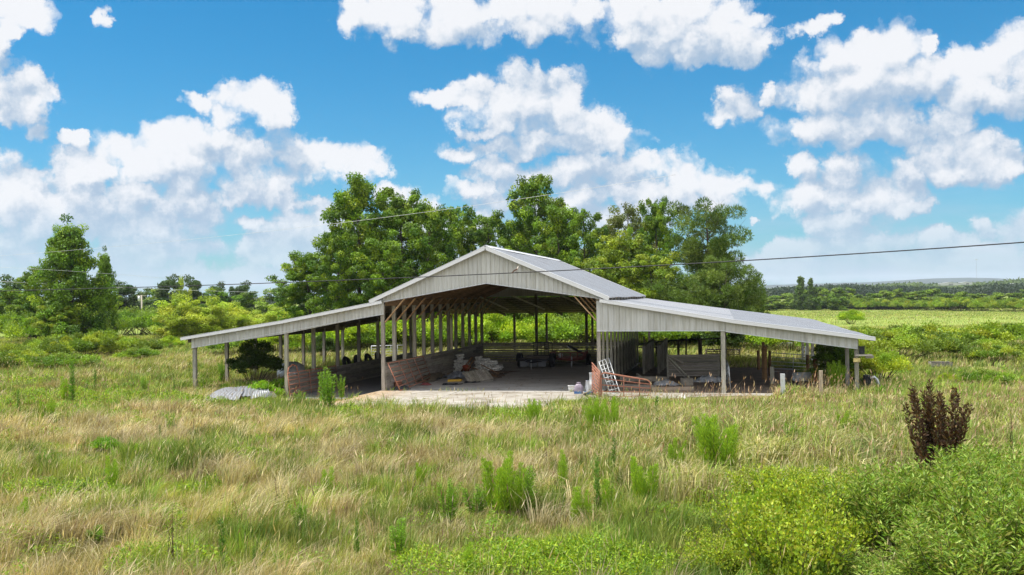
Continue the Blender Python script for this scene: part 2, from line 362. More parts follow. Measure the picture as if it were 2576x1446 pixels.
nt.links.new(mulc(nt, cc, ramp(nt, n2_, [(0.3, (0.8,)*3), (0.6, (1.05,)*3)])), b.inputs['Base Color']); b.inputs['Roughness'].default_value = 0.9
M_SLAB = m
m, nt, b = mat_new('dusty_floor'); v = objco(nt)
n1_ = noise(nt, objco(nt, (0.35, 1.4, 1)), 1.6, 7, 0.7); n2_ = noise(nt, v, 9, 4, 0.7)
cc = ramp(nt, n1_, [(0.3, (0.24, 0.21, 0.175)), (0.5, (0.40, 0.38, 0.345)), (0.72, (0.50, 0.485, 0.455))])
nt.links.new(mulc(nt, cc, ramp(nt, n2_, [(0.3, (0.8,)*3), (0.6, (1.05,)*3)])), b.inputs['Base Color']); b.inputs['Roughness'].default_value = 0.95
M_FLOOR = m
m, nt, b = mat_new('barnyard_dirt'); v = objco(nt)
n1_ = noise(nt, v, 1.1, 8, 0.75); n2_ = noise(nt, v, 12, 4, 0.8)
cc = ramp(nt, n1_, [(0.3, (0.10, 0.07, 0.052)), (0.55, (0.19, 0.135, 0.10)), (0.75, (0.28, 0.22, 0.175))])
nt.links.new(mulc(nt, cc, ramp(nt, n2_, [(0.3, (0.6,)*3), (0.6, (1.1,)*3), (0.78, (1.8,)*3)])), b.inputs['Base Color']); b.inputs['Roughness'].default_value = 0.95
bp = nt.nodes.new('ShaderNodeBump'); bp.inputs['Strength'].default_value = 1.0; bp.inputs['Distance'].default_value = 0.06; nt.links.new(n1_, bp.inputs['Height']); nt.links.new(bp.outputs[0], b.inputs['Normal'])
M_DIRT = m
def slab(name, x0, x1, y0, y1, z0, z1, mat, bev=0.02):
    b0 = MB(); b0.box(((x0+x1)/2, (y0+y1)/2, (z0+z1)/2), (x1-x0, y1-y0, z1-z0)); return tag(b0.build(name, mat), kind='structure')
slab('barn_floor', -0.15, W+0.15, 0.0, LEN+0.2, -0.5, 0.012, M_FLOOR)
for i, (x0, x1, y0, y1) in enumerate([(-0.15, 3.35, -4.35, -0.02), (3.38, 9.0, -4.35, -0.02), (9.03, 16.2, -4.0, -0.02), (-0.3, 3.3, -7.1, -4.40), (3.34, 8.2, -6.8, -4.40)]):
    slab('concrete_apron', x0, x1, y0, y1, -0.5, 0.02, M_SLAB)
b0 = MB(); b0.add([(-0.15, -0.02, 0.02), (-0.15, -4.35, 0.02), (-1.9, -4.35, -0.28), (-1.3, -0.02, -0.33)], [(0, 3, 2, 1)]); tag(b0.build('concrete_ramp', M_SLAB), kind='structure')
slab('concrete_strip', -4.6, -1.75, -2.4, -0.6, -0.6, -0.285, M_SLAB)
m2_, nt, b = mat_new('packed_gravel'); n1_ = noise(nt, objco(nt), 5, 6, 0.7)
nt.links.new(ramp(nt, n1_, [(0.3, (0.13, 0.13, 0.14)), (0.7, (0.24, 0.235, 0.24))]), b.inputs['Base Color']); b.inputs['Roughness'].default_value = 0.95
sheet('gravel_lane', [(-4.4, -0.6), (-0.12, -0.6), (-0.12, 18.5), (-4.4, 18.5)], None, m2_, 0.03, 24)
sheet('dirt_floor', [(W+0.17, -0.02), (XR-1.0, -0.02), (XR-1.6, 13.2), (W+0.17, 14.5)], None, M_DIRT, 0.05, 24)
# pond in two visible stretches
m, nt, b = mat_new('pond_water'); b.inputs['Base Color'].default_value = (0.035, 0.035, 0.02, 1); b.inputs['Roughness'].default_value = 0.08; b.inputs['IOR'].default_value = 1.33
POND = []
for (px, py, rx, ry) in ((372, 857, 2.4, 5.0), (25, 874, 2.2, 4.0)):
    p = GT(px, py); POND.append((p[0], p[1], rx, ry)); b0 = MB(); n = 40
    ring = [(p[0]+rx*math.cos(a)*(1+0.12*math.sin(3*a)), p[1]+ry*math.sin(a)*(1+0.1*math.cos(4*a)), TZ(p[0], p[1])+0.12) for a in [2*math.pi*i/n for i in range(n)]]
    b0.add(ring, [tuple(range(n))]); tag(b0.build('pond', m), kind='structure')

# ------------------------------------------------------------------ the barn
rnd = random.Random(4)
barn = empty('pole_barn', (0, 0, 0), 'open pole barn with grey metal gable roof and long sloping lean-to roofs on both sides', 'barn')
def gcol(r, lo=0.75, hi=1.2): v_ = r.uniform(lo, hi); return (v_, v_*r.uniform(0.96, 1.02), v_*r.uniform(0.92, 1.02))
def lerpf(pts):
    xs = [p[0] for p in pts]; zs = [p[1] for p in pts]; return lambda x: float(np.interp(x, xs, zs))
def post(x, y, z0, z1, w=0.15, mat=W_POST, col=None, name='post', parent=barn, tilt=(0, 0)):
    b0 = MB(); cl = col or gcol(rnd, 0.8, 1.15); dx, dy = tilt; bw = w/2
    for k in (0,):
        vs = []
        for (zz, ww) in ((0, bw), (z1-z0-0.02, bw), (z1-z0, bw-0.01)):
            t = zz/(z1-z0)
            for sx_, sy_ in ((-1, -1), (1, -1), (1, 1), (-1, 1)): vs.append((sx_*ww+dx*t, sy_*ww+dy*t, zz))
        fs = [(3, 2, 1, 0), (8, 9, 10, 11)]
        for L_ in (0, 4):
            for i in range(4): fs.append((L_+i, L_+(i+1) % 4, L_+4+(i+1) % 4, L_+4+i))
        b0.add(vs, fs, cl)
    o = b0.build(name, mat, parent); o.location = (x, y, z0); return o
def slopef(x0, z0, x1, z1): return lambda x: z0+(z1-z0)*(x-x0)/(x1-x0)
Y0 = -0.35
eL = (-0.478, 3.885); rid = (W/2, 6.078); eR = (W+0.478, 3.885)
LX = [FX(454.5, 851, -0.35), FX(706.3, 808.8, -0.35), FX(960, 758, -0.35)]
RX = [FX(1508, 754, -0.35), FX(1848, 807, -0.35), FX(2202, 850.5, -0.35)]
RXB = [FX(1612, 749, LR), FX(1832.6, 777.6, LR), FX(2038, 802.7, LR)]
def RP(j, y):
    t = (y-Y0)/(LR-Y0); return (RX[j][0]*(1-t)+RXB[j][0]*t, RX[j][1]*(1-t)+RXB[j][1]*t)
def rtopy(x, y): q = [RP(j, y) for j in range(3)]; return float(np.interp(x, [p[0] for p in q], [p[1] for p in q]))
ltop = lerpf(LX); rtop = lerpf(RX)
def mtop(x): return float(np.interp(x, [eL[0], rid[0], eR[0]], [eL[1], rid[1], eR[1]]))
def roof_sheet(name, y0, y1, a, b_, mat, sp_=0.235, parent=barn, col=(1, 1, 1), sag=0.0, js=None):
    """ ribbed sheet metal from ridge side a=(x,z) to eave side b_ """
    mb = MB(); ys = []
    nrm = Vector((-(b_[1]-a[1]), 0, (b_[0]-a[0]))).normalized()
    if nrm.z < 0: nrm = -nrm
    y = y0
    while y < y1-0.01:
        for dy, h in ((0.0, 0.0), (0.014, 0.034), (0.040, 0.034), (0.054, 0.0)):
            if y+dy < y1: ys.append((y+dy, h))
        y += sp_
    ys.append((y1, 0.0)); vs = []; nn = 9
    for yy, h in ys:
        if js: a = RP(js[0], yy); b_ = RP(js[1], yy)
        for k in range(nn):
            t = k/(nn-1); sg = 0.012*math.sin(yy*0.9+t*5)+sag*math.sin(math.pi*t)
            vs.append((a[0]+(b_[0]-a[0])*t+nrm.x*(h), yy, a[1]+(b_[1]-a[1])*t+nrm.z*(h)+sg))
    fs = [(i*nn+k, (i+1)*nn+k, (i+1)*nn+k+1, i*nn+k+1) for i in range(len(ys)-1) for k in range(nn-1)]
    mb.add(vs, fs, col); return mb.build(name, mat, parent)
Y0 = -0.35
roof_sheet('roof', Y0, LEN+0.35, rid, eL, M_ROOF); roof_sheet('roof', Y0, LEN+0.35, rid, eR, M_ROOF)
LLEN = 18.2
roof_sheet('roof', Y0, LLEN, LX[2], LX[1], M_ROOF); roof_sheet('roof', Y0, LLEN, LX[1], LX[0], M_ROOF)
# inner right lean-to: newer light panels in front and behind a darker strip
DY = 0.0
for (ya, yb, mt) in ((Y0, 5.0, M_ROOFL), (5.0, 6.9, M_ROOF), (6.9, LR, M_ROOFL)):
    roof_sheet('roof', ya, yb, RX[0], RX[1], mt, sag=-0.03, js=(0, 1))
roof_sheet('roof', Y0, LR, RX[1], RX[2], M_ROOF, sag=-0.02, js=(1, 2))
# wooden decks and purlins below the sheets
def deck(y0, y1, a, b_, mat=W_DECK, dz=0.075, a2=None, b2=None):
    mb = MB(); d = Vector((b_[0]-a[0], 0, b_[1]-a[1])); L_ = d.length; n = max(1, int(L_/0.2)); r = random.Random(int(a[0]*100))
    for i in range(n):
        t = (i+0.5)/n; p = Vector((a[0], 0, a[1]))+d*t; q = gcol(r, 0.65, 1.25); dn = Vector((-d.z, 0, d.x)).normalized()
        if dn.z > 0: dn = -dn
        p += dn*dz; p2 = p if a2 is None else Vector((a2[0]+(b2[0]-a2[0])*t, 0, a2[1]+(b2[1]-a2[1])*t))+dn*dz
        mb.beam((p.x, y0, p.z), (p2.x, y1, p2.z), L_/n*0.93, 0.022, q, up=(-d.z/L_, 0, d.x/L_))
    return mb.build('roof_deck', mat, barn)
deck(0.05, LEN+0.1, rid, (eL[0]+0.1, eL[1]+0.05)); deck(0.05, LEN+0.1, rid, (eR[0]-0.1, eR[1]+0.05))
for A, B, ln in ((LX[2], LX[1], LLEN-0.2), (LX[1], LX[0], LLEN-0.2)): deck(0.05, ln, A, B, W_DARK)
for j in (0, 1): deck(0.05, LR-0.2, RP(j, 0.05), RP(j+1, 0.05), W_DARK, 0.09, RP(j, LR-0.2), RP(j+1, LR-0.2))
# ridge cap, rake trims (front fascia), rear rakes
def trim(name, pts, y, h=0.11, t=0.035, parent=barn, mat=M_TRIM, up=0.03):
    mb = MB()
    for a, b_ in zip(pts[:-1], pts[1:]):
        mb.beam((a[0], y, a[1]-h/2+up), (b_[0], y, b_[1]-h/2+up), t, h)
        mb.beam((a[0], y+0.10, a[1]+up+0.012), (b_[0], y+0.10, b_[1]+up+0.012), 0.24, 0.014)
    return mb.build(name, mat, parent)
trim('fascia', [eL, rid], Y0, 0.15); trim('fascia', [rid, eR], Y0, 0.15)
trim('fascia', [LX[0], LX[1], LX[2]], Y0, 0.12); trim('fascia', [RX[0], RX[1], RX[2]], Y0, 0.13)
trim('rear_trim', [eL, rid, eR], LEN+0.33, 0.12)
mb = MB(); mb.beam((rid[0]-0.1, Y0, rid[1]+0.02), (rid[0]-0.1, LEN+0.35, rid[1]+0.02), 0.26, 0.012, up=(-0.45, 0, 0.9)); mb.beam((rid[0]+0.1, Y0, rid[1]+0.02), (rid[0]+0.1, LEN+0.35, rid[1]+0.02), 0.26, 0.012, up=(0.45, 0, 0.9)); mb.build('ridge_cap', M_TRIM, barn)
mb = MB(); mb.beam((RX[2][0], Y0, RX[2][1]-0.03), (RXB[2][0], LR, RXB[2][1]-0.03), 0.03, 0.1); mb.build('eave_trim', M_TRIM, barn)
mb = MB(); mb.beam((LX[0][0], Y0, LX[0][1]-0.03), (LX[0][0], LLEN, LX[0][1]-0.03), 0.03, 0.1); mb.build('eave_trim', M_TRIM, barn)
# siding panels
def siding(name, x0, x1, top, bot, y, sp_=0.19, back=False, mat=M_SIDE, r=rnd):
    mb = MB(); x = x0; cols = []
    xs = []
    while x < x1-0.02:
        xs += [(x, 0.0), (min(x+sp_-0.030, x1), 0.0), (min(x+sp_-0.025, x1), 0.03), (min(x+sp_-0.005, x1), 0.03), (min(x+sp_, x1), 0.0)]
        x += sp_
    sgn = 1 if back else -1; nz = 5; k_ = 0
    for a, b_ in zip(xs[:-1], xs[1:]):
        if b_[0]-a[0] < 1e-5: continue
        k_ += 1; q = 1.0+0.06*math.sin(int((a[0]-x0)/(sp_*4))*2.3); cl = (q, q, q)
        vs = []
        for (xx, h) in (a, b_):
            zt, zb = top(xx), bot(xx)
            for t in range(nz): vs.append((xx, y+sgn*h, zb+(zt-zb)*t/(nz-1)))
        mb.add(vs, [(t, nz+t, nz+t+1, t+1) for t in range(nz-1)], cl)
    return mb.build(name, mat, barn)
gb = [FX(960.2, 760.3), FX(1225, 712.3), FX(1513.6, 751.2)]
gbot = lerpf(gb)
siding('gable_siding', -0.12, W+0.10, lambda x: mtop(x)-0.05, gbot, -0.09)
lb = lerpf([FX(489.8, 874.6), FX(716.8, 839.4), FX(966, 789.7)])
siding('lean_to_siding', XL-0.1, 0.09, lambda x: ltop(x)-0.05, lb, -0.115, 0.17)
xr_e = FX(2157, 876.8)
rb1 = lerpf([FX(1507, 832.2), FX(1821, 831.5)]); rb2 = lerpf([FX(1821.2, 833.0), xr_e])
siding('lean_to_siding', W-0.06, XRM+0.10, lambda x: rtop(x)-0.05, rb1, -0.115, 0.235)
siding('lean_to_siding', XRM+0.105, xr_e[0], lambda x: rtop(x)-0.05, rb2, -0.11, 0.24)
# the shed roof behind the main bay, seen from below through the opening
RB = (LEN+0.4, 3.93); RE = (LEN+9.2, 2.85)
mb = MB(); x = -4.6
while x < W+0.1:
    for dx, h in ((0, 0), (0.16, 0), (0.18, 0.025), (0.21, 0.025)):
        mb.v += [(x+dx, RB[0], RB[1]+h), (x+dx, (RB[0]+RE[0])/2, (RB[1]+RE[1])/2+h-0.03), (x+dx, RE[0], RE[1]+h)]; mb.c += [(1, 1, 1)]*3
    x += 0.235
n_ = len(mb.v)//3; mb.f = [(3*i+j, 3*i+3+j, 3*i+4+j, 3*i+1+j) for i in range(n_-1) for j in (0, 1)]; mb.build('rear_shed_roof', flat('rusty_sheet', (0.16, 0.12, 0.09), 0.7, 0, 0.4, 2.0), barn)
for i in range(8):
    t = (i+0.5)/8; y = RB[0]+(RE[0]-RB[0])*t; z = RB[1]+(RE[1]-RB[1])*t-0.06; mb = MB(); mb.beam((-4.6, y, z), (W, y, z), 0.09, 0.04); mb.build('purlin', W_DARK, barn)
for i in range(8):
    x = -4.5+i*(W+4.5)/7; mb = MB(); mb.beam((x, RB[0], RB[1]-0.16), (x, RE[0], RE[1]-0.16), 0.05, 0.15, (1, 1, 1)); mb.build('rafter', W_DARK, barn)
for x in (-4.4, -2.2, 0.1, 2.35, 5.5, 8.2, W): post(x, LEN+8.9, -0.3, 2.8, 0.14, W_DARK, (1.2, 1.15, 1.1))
siding('rear_gable_siding', 0, W, lambda x: mtop(x)-0.05, lambda x: 3.98+0.0*x, LEN+0.12, back=True)
mb = MB(); mb.beam((gb[0][0], -0.105, gb[0][1]-0.0), (gb[1][0], -0.105, gb[1][1]), 0.03, 0.035); mb.beam((gb[1][0], -0.105, gb[1][1]), (gb[2][0], -0.105, gb[2][1]), 0.03, 0.035)
mb.beam((XL-0.1, -0.13, lb(XL-0.1)), (0.09, -0.13, lb(0.09)), 0.03, 0.03); mb.beam((W-0.06, -0.13, rb1(W)), (XRM+0.1, -0.13, rb1(XRM)), 0.03, 0.03); mb.beam((XRM+0.1, -0.13, rb2(XRM+0.1)), (xr_e[0], -0.13, xr_e[1]), 0.03, 0.03)
mb.build('siding_trim', M_TRIM, barn)
# framing girts behind the front siding
mb = MB()
for a, b_ in ((gb[0], gb[1]), (gb[1], gb[2])): mb.beam((a[0], 0.0, a[1]+0.12), (b_[0], 0.0, b_[1]+0.12), 0.05, 0.2)
mb.build('girt', W_BROWN, barn)
# posts: the two centre rows, every bay
for k in range(13):
    y = BAY*k
    post(0, y, 0 if k else -0.1, 3.95 if k else FX(963, 786)[1]+0.35); post(W, y, 0, 3.9, 0.15 if k == 0 else 0.10)
for k in range(7): post(XM, 2*BAY*k, -0.4, ltop(XM)-0.12); post(XL, 2*BAY*k, -0.2, ltop(XL)-0.1)
XRB = FX(2019, 850, 19.3)[0]
for k in range(9): y = 19.3*k/8; x = XR+(XRB-XR)*k/8; post(x, y, -0.3, rtopy(x, y)-0.14)
for k in (0, 3, 5.2): post(XRM, 2.5*BAY*k, -0.3, rtopy(XRM, 2.5*BAY*k)-0.14, 0.17 if k == 0 else 0.15)
for x in (3.35, 6.35):                      # rear wall posts
    post(x, LEN, 0, 4.1 if x in (3.35, 6.35) else 3.6, 0.15, W_DARK, (1.2, 1.15, 1.1))
# double lighter members beside the posts and the knee braces
for k in range(13):
    y = BAY*k
    for x, sgn in ((0, 1), (W, -1)):
        mb = MB(); q = gcol(rnd, 0.85, 1.35)
        mb.beam((x+sgn*0.09, y+0.02, 2.95), (x+sgn*1.0, y+0.02, 3.98), 0.045, 0.13, q, up=(0, 1, 0)); mb.build('knee_brace', W_BROWN, barn)
        mb = MB(); mb.beam((x+sgn*0.02, y+0.1, 3.95), (W/2, y+0.1, rid[1]-0.2), 0.05, 0.2, gcol(rnd, 0.6, 1.0)); mb.build('rafter', W_BROWN, barn)
for x in (0.0, W):
    mb = MB(); mb.beam((x+0.1*(1 if x == 0 else -1), 0.1, 3.78), (x+0.1*(1 if x == 0 else -1), LEN, 3.78), 0.05, 0.24, (0.9, 0.9, 0.9)); mb.build('header_beam', W_BROWN, barn)
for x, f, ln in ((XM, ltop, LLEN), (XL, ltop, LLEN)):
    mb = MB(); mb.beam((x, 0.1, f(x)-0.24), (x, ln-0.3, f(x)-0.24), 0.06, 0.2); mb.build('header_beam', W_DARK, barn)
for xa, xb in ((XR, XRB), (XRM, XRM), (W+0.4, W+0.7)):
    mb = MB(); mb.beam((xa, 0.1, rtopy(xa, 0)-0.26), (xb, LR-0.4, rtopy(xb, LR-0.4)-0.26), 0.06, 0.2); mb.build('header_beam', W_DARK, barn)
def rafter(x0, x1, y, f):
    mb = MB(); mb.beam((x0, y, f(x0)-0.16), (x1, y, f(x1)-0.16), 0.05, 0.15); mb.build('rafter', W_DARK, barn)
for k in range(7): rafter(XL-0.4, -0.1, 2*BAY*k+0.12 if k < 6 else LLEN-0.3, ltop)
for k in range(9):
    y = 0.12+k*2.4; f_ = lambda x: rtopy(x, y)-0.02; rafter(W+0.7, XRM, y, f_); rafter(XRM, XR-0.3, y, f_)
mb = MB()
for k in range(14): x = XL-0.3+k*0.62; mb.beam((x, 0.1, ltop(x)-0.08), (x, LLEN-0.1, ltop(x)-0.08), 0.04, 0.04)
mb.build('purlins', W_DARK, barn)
# the barn's eave boards above the right lean-to
for k in range(14):
    mb = MB(); mb.box((W+0.35, 0.3+k*1.32, 3.80), (0.1, 0.35, 0.16), (0.8, 0.8, 0.8)); mb.build('eave_block', W_POST, barn)
# diagonal pale braces under the rear roof
for i, (xa, xb) in enumerate(((0.3, 1.7), (2.2, 3.9), (4.9, 6.6), (7.3, 8.8))):
    mb = MB(); mb.beam((xa, LEN-1.6, 4.0+0.05*i), (xb, LEN-0.2, 3.2), 0.04, 0.09, (1.6, 1.6, 1.55)); mb.build('roof_brace', W_POST, barn)
# board walls
def boards(name, a, b_, z0, z1, n, mat, gap=0.01, th=0.03, parent=barn, seed=1, seg=3.0, wob=0.01, skip=()):
    mb = MB(); r = random.Random(seed); a = Vector((a[0], a[1], 0)); b_ = Vector((b_[0], b_[1], 0)); L_ = (b_-a).length; d = (b_-a).normalized(); h = (z1-z0)/n
    for i in range(n):
        t = -r.uniform(0, seg)
        while t < L_:
            t0 = max(0, t); t1 = min(L_, t+seg-0.012); t += seg
            if t1-t0 < 0.1 or (i in skip and r.random() < 0.7): continue
            zc = z0+h*(i+0.5); p = a+d*t0; q = a+d*t1; off = r.uniform(-wob, wob)
            mb.beam((p.x, p.y, zc+off*0.3), (q.x, q.y, zc+r.uniform(-wob, wob)), th+r.uniform(0, 0.006), h-gap, gcol(r, 0.6, 1.25), up=(0, 0, 1))
    return mb.build(name, mat, parent)
boards('side_wall', (0.10, 0.0), (0.10, LEN-0.1), 0.02, HW, 8, W_BOARDX, 0.006)
boards('side_wall', (XM+0.10, 0.0), (XM+0.10, 17.6), -0.38, 0.68, 7, W_BOARDX, 0.006, seed=3)
boards('back_wall', (0.12, LEN-0.10), (W-0.1, LEN-0.10), 0.0, 1.25, 9, W_BOARDX, 0.032, seed=5, wob=0.012)
boards('stall_wall', (W-0.12, 5.6), (W-0.12, LEN-0.2), 0.02, 1.5, 7, W_DARK, 0.02, seed=6)
# ------------------------------------------------------------------ objects in and around the barn
def gate(name, label, cat, q, rails, stiles, mat, r=0.022, corner=0.0, diag=False, mesh=False, group=None, base=None, extra=None):
    """ pipe gate spanned over the quad q = [bottom a, bottom b, top b, top a] """
    q = [Vector(p) for p in q]; c0 = (q[0]+q[1])/2; g = empty(name, c0, label, cat, group)
    def at(u, v): return (q[0]*(1-u)+q[1]*u)*(1-v)+(q[3]*(1-u)+q[2]*u)*v-c0
    mb = MB(); pts = [at(0, 0), at(0, 1-corner)]
    if corner: pts += [at(corner*0.15, 1-corner*0.35), at(corner*0.45, 1)]
    if not corner: pts += [at(0, 1)]
    if corner: pts += [at(1-corner*0.45, 1), at(1-corner*0.15, 1-corner*0.35), at(1, 1-corner), at(1, 0)]
    else: pts += [at(1, 1), at(1, 0)]
    mb.tube(pts+[pts[0]], r, 8); mb.build('frame', mat, g, True)
    for v in rails:
        mb = MB(); mb.tube([at(0, v), at(0.5, v-0.004), at(1, v)], r*0.8, 6); mb.build('rail', mat, g, True)
    for u in stiles:
        mb = MB(); mb.tube([at(u, 0.0), at(u, 1.0)], r*0.7, 6); mb.build('stile', mat, g, True)
    if diag:
        for a, b_ in diag:
            mb = MB(); mb.tube([at(*a), at(*b_)], r*0.6, 6); mb.build('brace', mat, g, True)
    return g
# A: rusty gate along the left lane wall, B: rusty gate leaning on the inner side of the main wall
gate('pipe_gate', 'rusty red pipe gate lying along the low board wall of the left lean-to aisle', 'gate',
     [(XM+0.42, -0.55, -0.30), (XM+0.24, 5.2, -0.36), (XM+0.17, 5.2, 0.72), (XM+0.20, -0.35, 0.78)], (0.18, 0.36, 0.54, 0.72, 0.86), (0.2, 0.42, 0.66, 0.82), M_RUST, 0.024, diag=[((0.05, 0.02), (0.14, 0.5)), ((0.2, 0.5), (0.04, 0.1))])
gate('pipe_gate', 'rusty pipe gate leaning on the board wall beside the front post of the main bay', 'gate',
     [(0.78, -0.12, 0.03), (0.62, 5.0, 0.16), (0.22, 5.0, 1.18), (0.20, 0.0, 1.20)], (0.15, 0.32, 0.49, 0.66, 0.83), (0.28, 0.5, 0.72), M_RUST, 0.024)
# C: the orange gate at the right front, its folded half and the pale gate leaning on the post
gl_ = G(1512, 1001); gr_ = G(1636, 997)
a_ = Vector(gl_); b_ = Vector(gr_)
gate('pipe_gate', 'orange pipe gate standing low across the front of the right bay', 'gate',
     [a_+Vector((0, 0, 0.02)), b_+Vector((0, 0, 0.02)), b_+Vector((0, 0.05, 0.62)), a_+Vector((0, 0.05, 1.0))], (0.24, 0.5, 0.76), (0.46, 0.78), M_RUST, 0.03, corner=0.16)
a2 = Vector(G(1507, 1001)); b2 = Vector(G(1489, 992))
gate('pipe_gate', 'narrow orange pipe panel standing edge-on against the corner post', 'gate',
     [a2, b2, b2+Vector((0.02, 0.0, 1.28)), a2+Vector((0.05, 0, 1.02))], (0.1, 0.2, 0.3, 0.4, 0.5, 0.6, 0.7, 0.8, 0.9), (0.15, 0.3, 0.45, 0.6, 0.75, 0.88), M_RUST, 0.02,
     diag=[((0.0, 0.1), (1, 0.6)), ((0, 0.4), (1, 0.9)), ((0.0, 0.7), (0.6, 1.0)), ((0.3, 0.0), (1, 0.35))])
s0 = Vector(G(1536, 992)); s1 = Vector(G(1554, 984))
t0 = Vector(P(1506.5, 910.3, depth_of(G(1507, 988))-0.1)); t1 = Vector(P(1531, 900.6, depth_of(G(1507, 988))+0.2))
s1 = s0+(t1-t0)*0.95; s1.z = max(0.05, s1.z-0.25)
gate('stock_panel', 'pale grey metal ladder panel leaning on the corner post of the main bay', 'gate',
     [s0, s1, t1, t0], (0.125, 0.25, 0.375, 0.5, 0.625, 0.75, 0.875), (0.33, 0.66), M_GALV, 0.02)
e0 = Vector(G(1838, 982)); e1 = Vector(G(1826, 958))
gate('stock_panel', 'grey metal panel seen edge-on just right of the middle lean-to post', 'gate',
     [e0, e1, e1+Vector((0, 0, 1.05)), e0+Vector((-0.06, 0, 1.0))], (0.2, 0.4, 0.6, 0.8), (0.3, 0.6), M_GALV, 0.02, diag=[((0, 0.9), (0.5, 0.1)), ((0.1, 1.0), (0.9, 0.3)), ((0.3, 1.0), (1.0, 0.5)), ((0.0, 0.6), (0.3, 0.1))])
dF = 50.0
gate('pipe_gate', 'galvanised silver pipe gate closed across the grassy pen on the right', 'gate',
     [P(1936, 934, dF), P(2049, 939, dF-0.6), P(2054, 894.5, dF-0.6), P(1935, 886.7, dF)], (0.17, 0.34, 0.54, 0.78), (0.52,), M_GALV, 0.022, corner=0.14)
gate('pipe_gate', 'dark brown board gate section in the corral behind the leafy bush', 'gate',
     [P(1776, 905, 62), P(1862, 907, 62), P(1862, 880, 62), P(1776, 879, 62)], (0.2, 0.4, 0.6, 0.8), (0.0, 0.02, 0.5, 0.82, 0.98), W_DARK, 0.05)
gate('pipe_gate', 'small pipe gate in the tall grass behind the left lean-to', 'gate',
     [P(934, 905, 66), P(1016, 903, 66), P(1016, 868, 66), P(934, 870, 66)], (0.2, 0.4, 0.6, 0.8), (0.2, 0.4, 0.6, 0.8), M_GALV, 0.022)
gate('pipe_gate', 'white metal gate half hidden in grass beyond the silver pen gate', 'gate',
     [P(1955, 882, 72), P(1992, 881, 72), P(1992, 862, 72), P(1967, 862, 72)], (0.3, 0.6, 0.85), (), M_TRIM, 0.03)
gate('metal_ladder', 'narrow grey metal ladder standing between the far right lean-to posts', 'ladder',
     [P(2019, 913, 55), P(2026.5, 913, 55), P(2026.5, 872, 55), P(2019, 872, 55)], (0.2, 0.4, 0.6, 0.8), (), M_GALV, 0.025)

def single_post(px, yb, yt, w, mat, label, cat='post', col=None, name='wooden_post', group=None, tilt=(0, 0), rd=False):
    g = GT(px, yb); d = depth_of(g); zt = P(px, yt, d)[2]; h = zt-g[2]
    e = MB()
    if rd: e.tube([(0, 0, -0.1), (tilt[0]*0.5, 0, h*0.5), (tilt[0], tilt[1], h)], [w*0.52, w*0.5, w*0.47], 9, col or (1, 1, 1))
    else:
        e.beam((0, 0, -0.1), (tilt[0], tilt[1], h), w, w, col or (1, 1, 1), up=(0, 1, 0))
    o = e.build(name, mat, None); o.location = g; return tag(o, label, cat, group)
bc = (0.75, 0.7, 0.62)
single_post(1908.6, 932, 881, 0.16, W_BROWN, 'short dark brown pen post left of the tall pair', col=bc, rd=True)
single_post(1921, 957, 860.5, 0.15, W_BROWN, 'tall dark brown pen post, higher of the close pair', col=bc, rd=True)
single_post(1926.5, 960, 871, 0.15, W_BROWN, 'brown pen post touching the tall one, slightly lower and knotty', col=(1, 0.9, 0.75), rd=True)
single_post(1937, 948, 882, 0.14, W_BROWN, 'dark pen post at the hinge end of the silver gate', col=(0.55, 0.5, 0.45), rd=True)
single_post(1943, 968, 922, 0.17, W_POST, 'short pale grey sawn post in front of the silver gate', col=(1.1, 1.1, 1.05))
single_post(1969.6, 998, 940, 0.16, M_GALV, 'short silver grey channel post in the green grass', cat='post', name='metal_post')
single_post(2032.7, 945, 892, 0.17, W_BROWN, 'dark post in the right half of the silver gate', col=(0.5, 0.42, 0.38), rd=True)
single_post(2051, 968, 903, 0.17, W_BROWN, 'dark red-brown post at the latch end of the silver gate', col=(0.55, 0.42, 0.38), rd=True)
single_post(2066, 1000, 932, 0.13, W_POST, 'pale pointed post in front of the black tub', col=(1.15, 1.0, 0.85))
single_post(1669.5, 905, 862, 0.13, W_POST, 'short pale grey post standing alone in the corral', col=(1.2, 1.2, 1.2))
# the corral rails behind the right bay
for i, (px, yb, yt, w_, lab) in enumerate(((1621, 905, 846, 0.12, 'thin dark corral post nearest the barn corner'), (1642, 906, 866, 0.14, 'second dark corral post from the barn corner'), (1652, 908, 858, 0.14, 'dark corral post with a rusty top'),
        (1677, 910, 858, 0.14, 'dark corral post just left of the plank panel'), (1707, 912, 853, 0.15, 'dark corral post behind the middle of the plank panel'), (1725.5, 912, 846, 0.1, 'thin leaning dark pole beside the thick corral post'), (1762, 914, 851, 0.24, 'thickest dark corral post behind the plank panel'))):
    single_post(px, yb, yt, w_, W_DARK, lab, col=(0.8, 0.8, 0.7), rd=True, group='corral posts behind the right bay', tilt=(0.05 if i == 5 else 0, 0))
def pipe(name, label, cat, pts, r, mat, group=None, col=(1, 1, 1), n=6):
    p0 = Vector(pts[0]); mb = MB(); mb.tube([Vector(p)-p0 for p in pts], r, n, col); o = mb.build(name, mat, None, True); o.location = p0; return tag(o, label, cat, group)
pipe('rail_pipe', 'upper dark pipe rail running along the tops of the corral posts', 'rail', [P(1596, 868, 61), P(1652, 860, 59), P(1720, 854, 58), P(1790, 852, 58), P(1830, 851, 58)], 0.05, M_BLACK)
pipe('rail_pipe', 'lower thin dark rail between the corral posts', 'rail', [P(1580, 874, 61), P(1652, 873.5, 59), P(1722, 873, 58)], 0.03, M_BLACK)
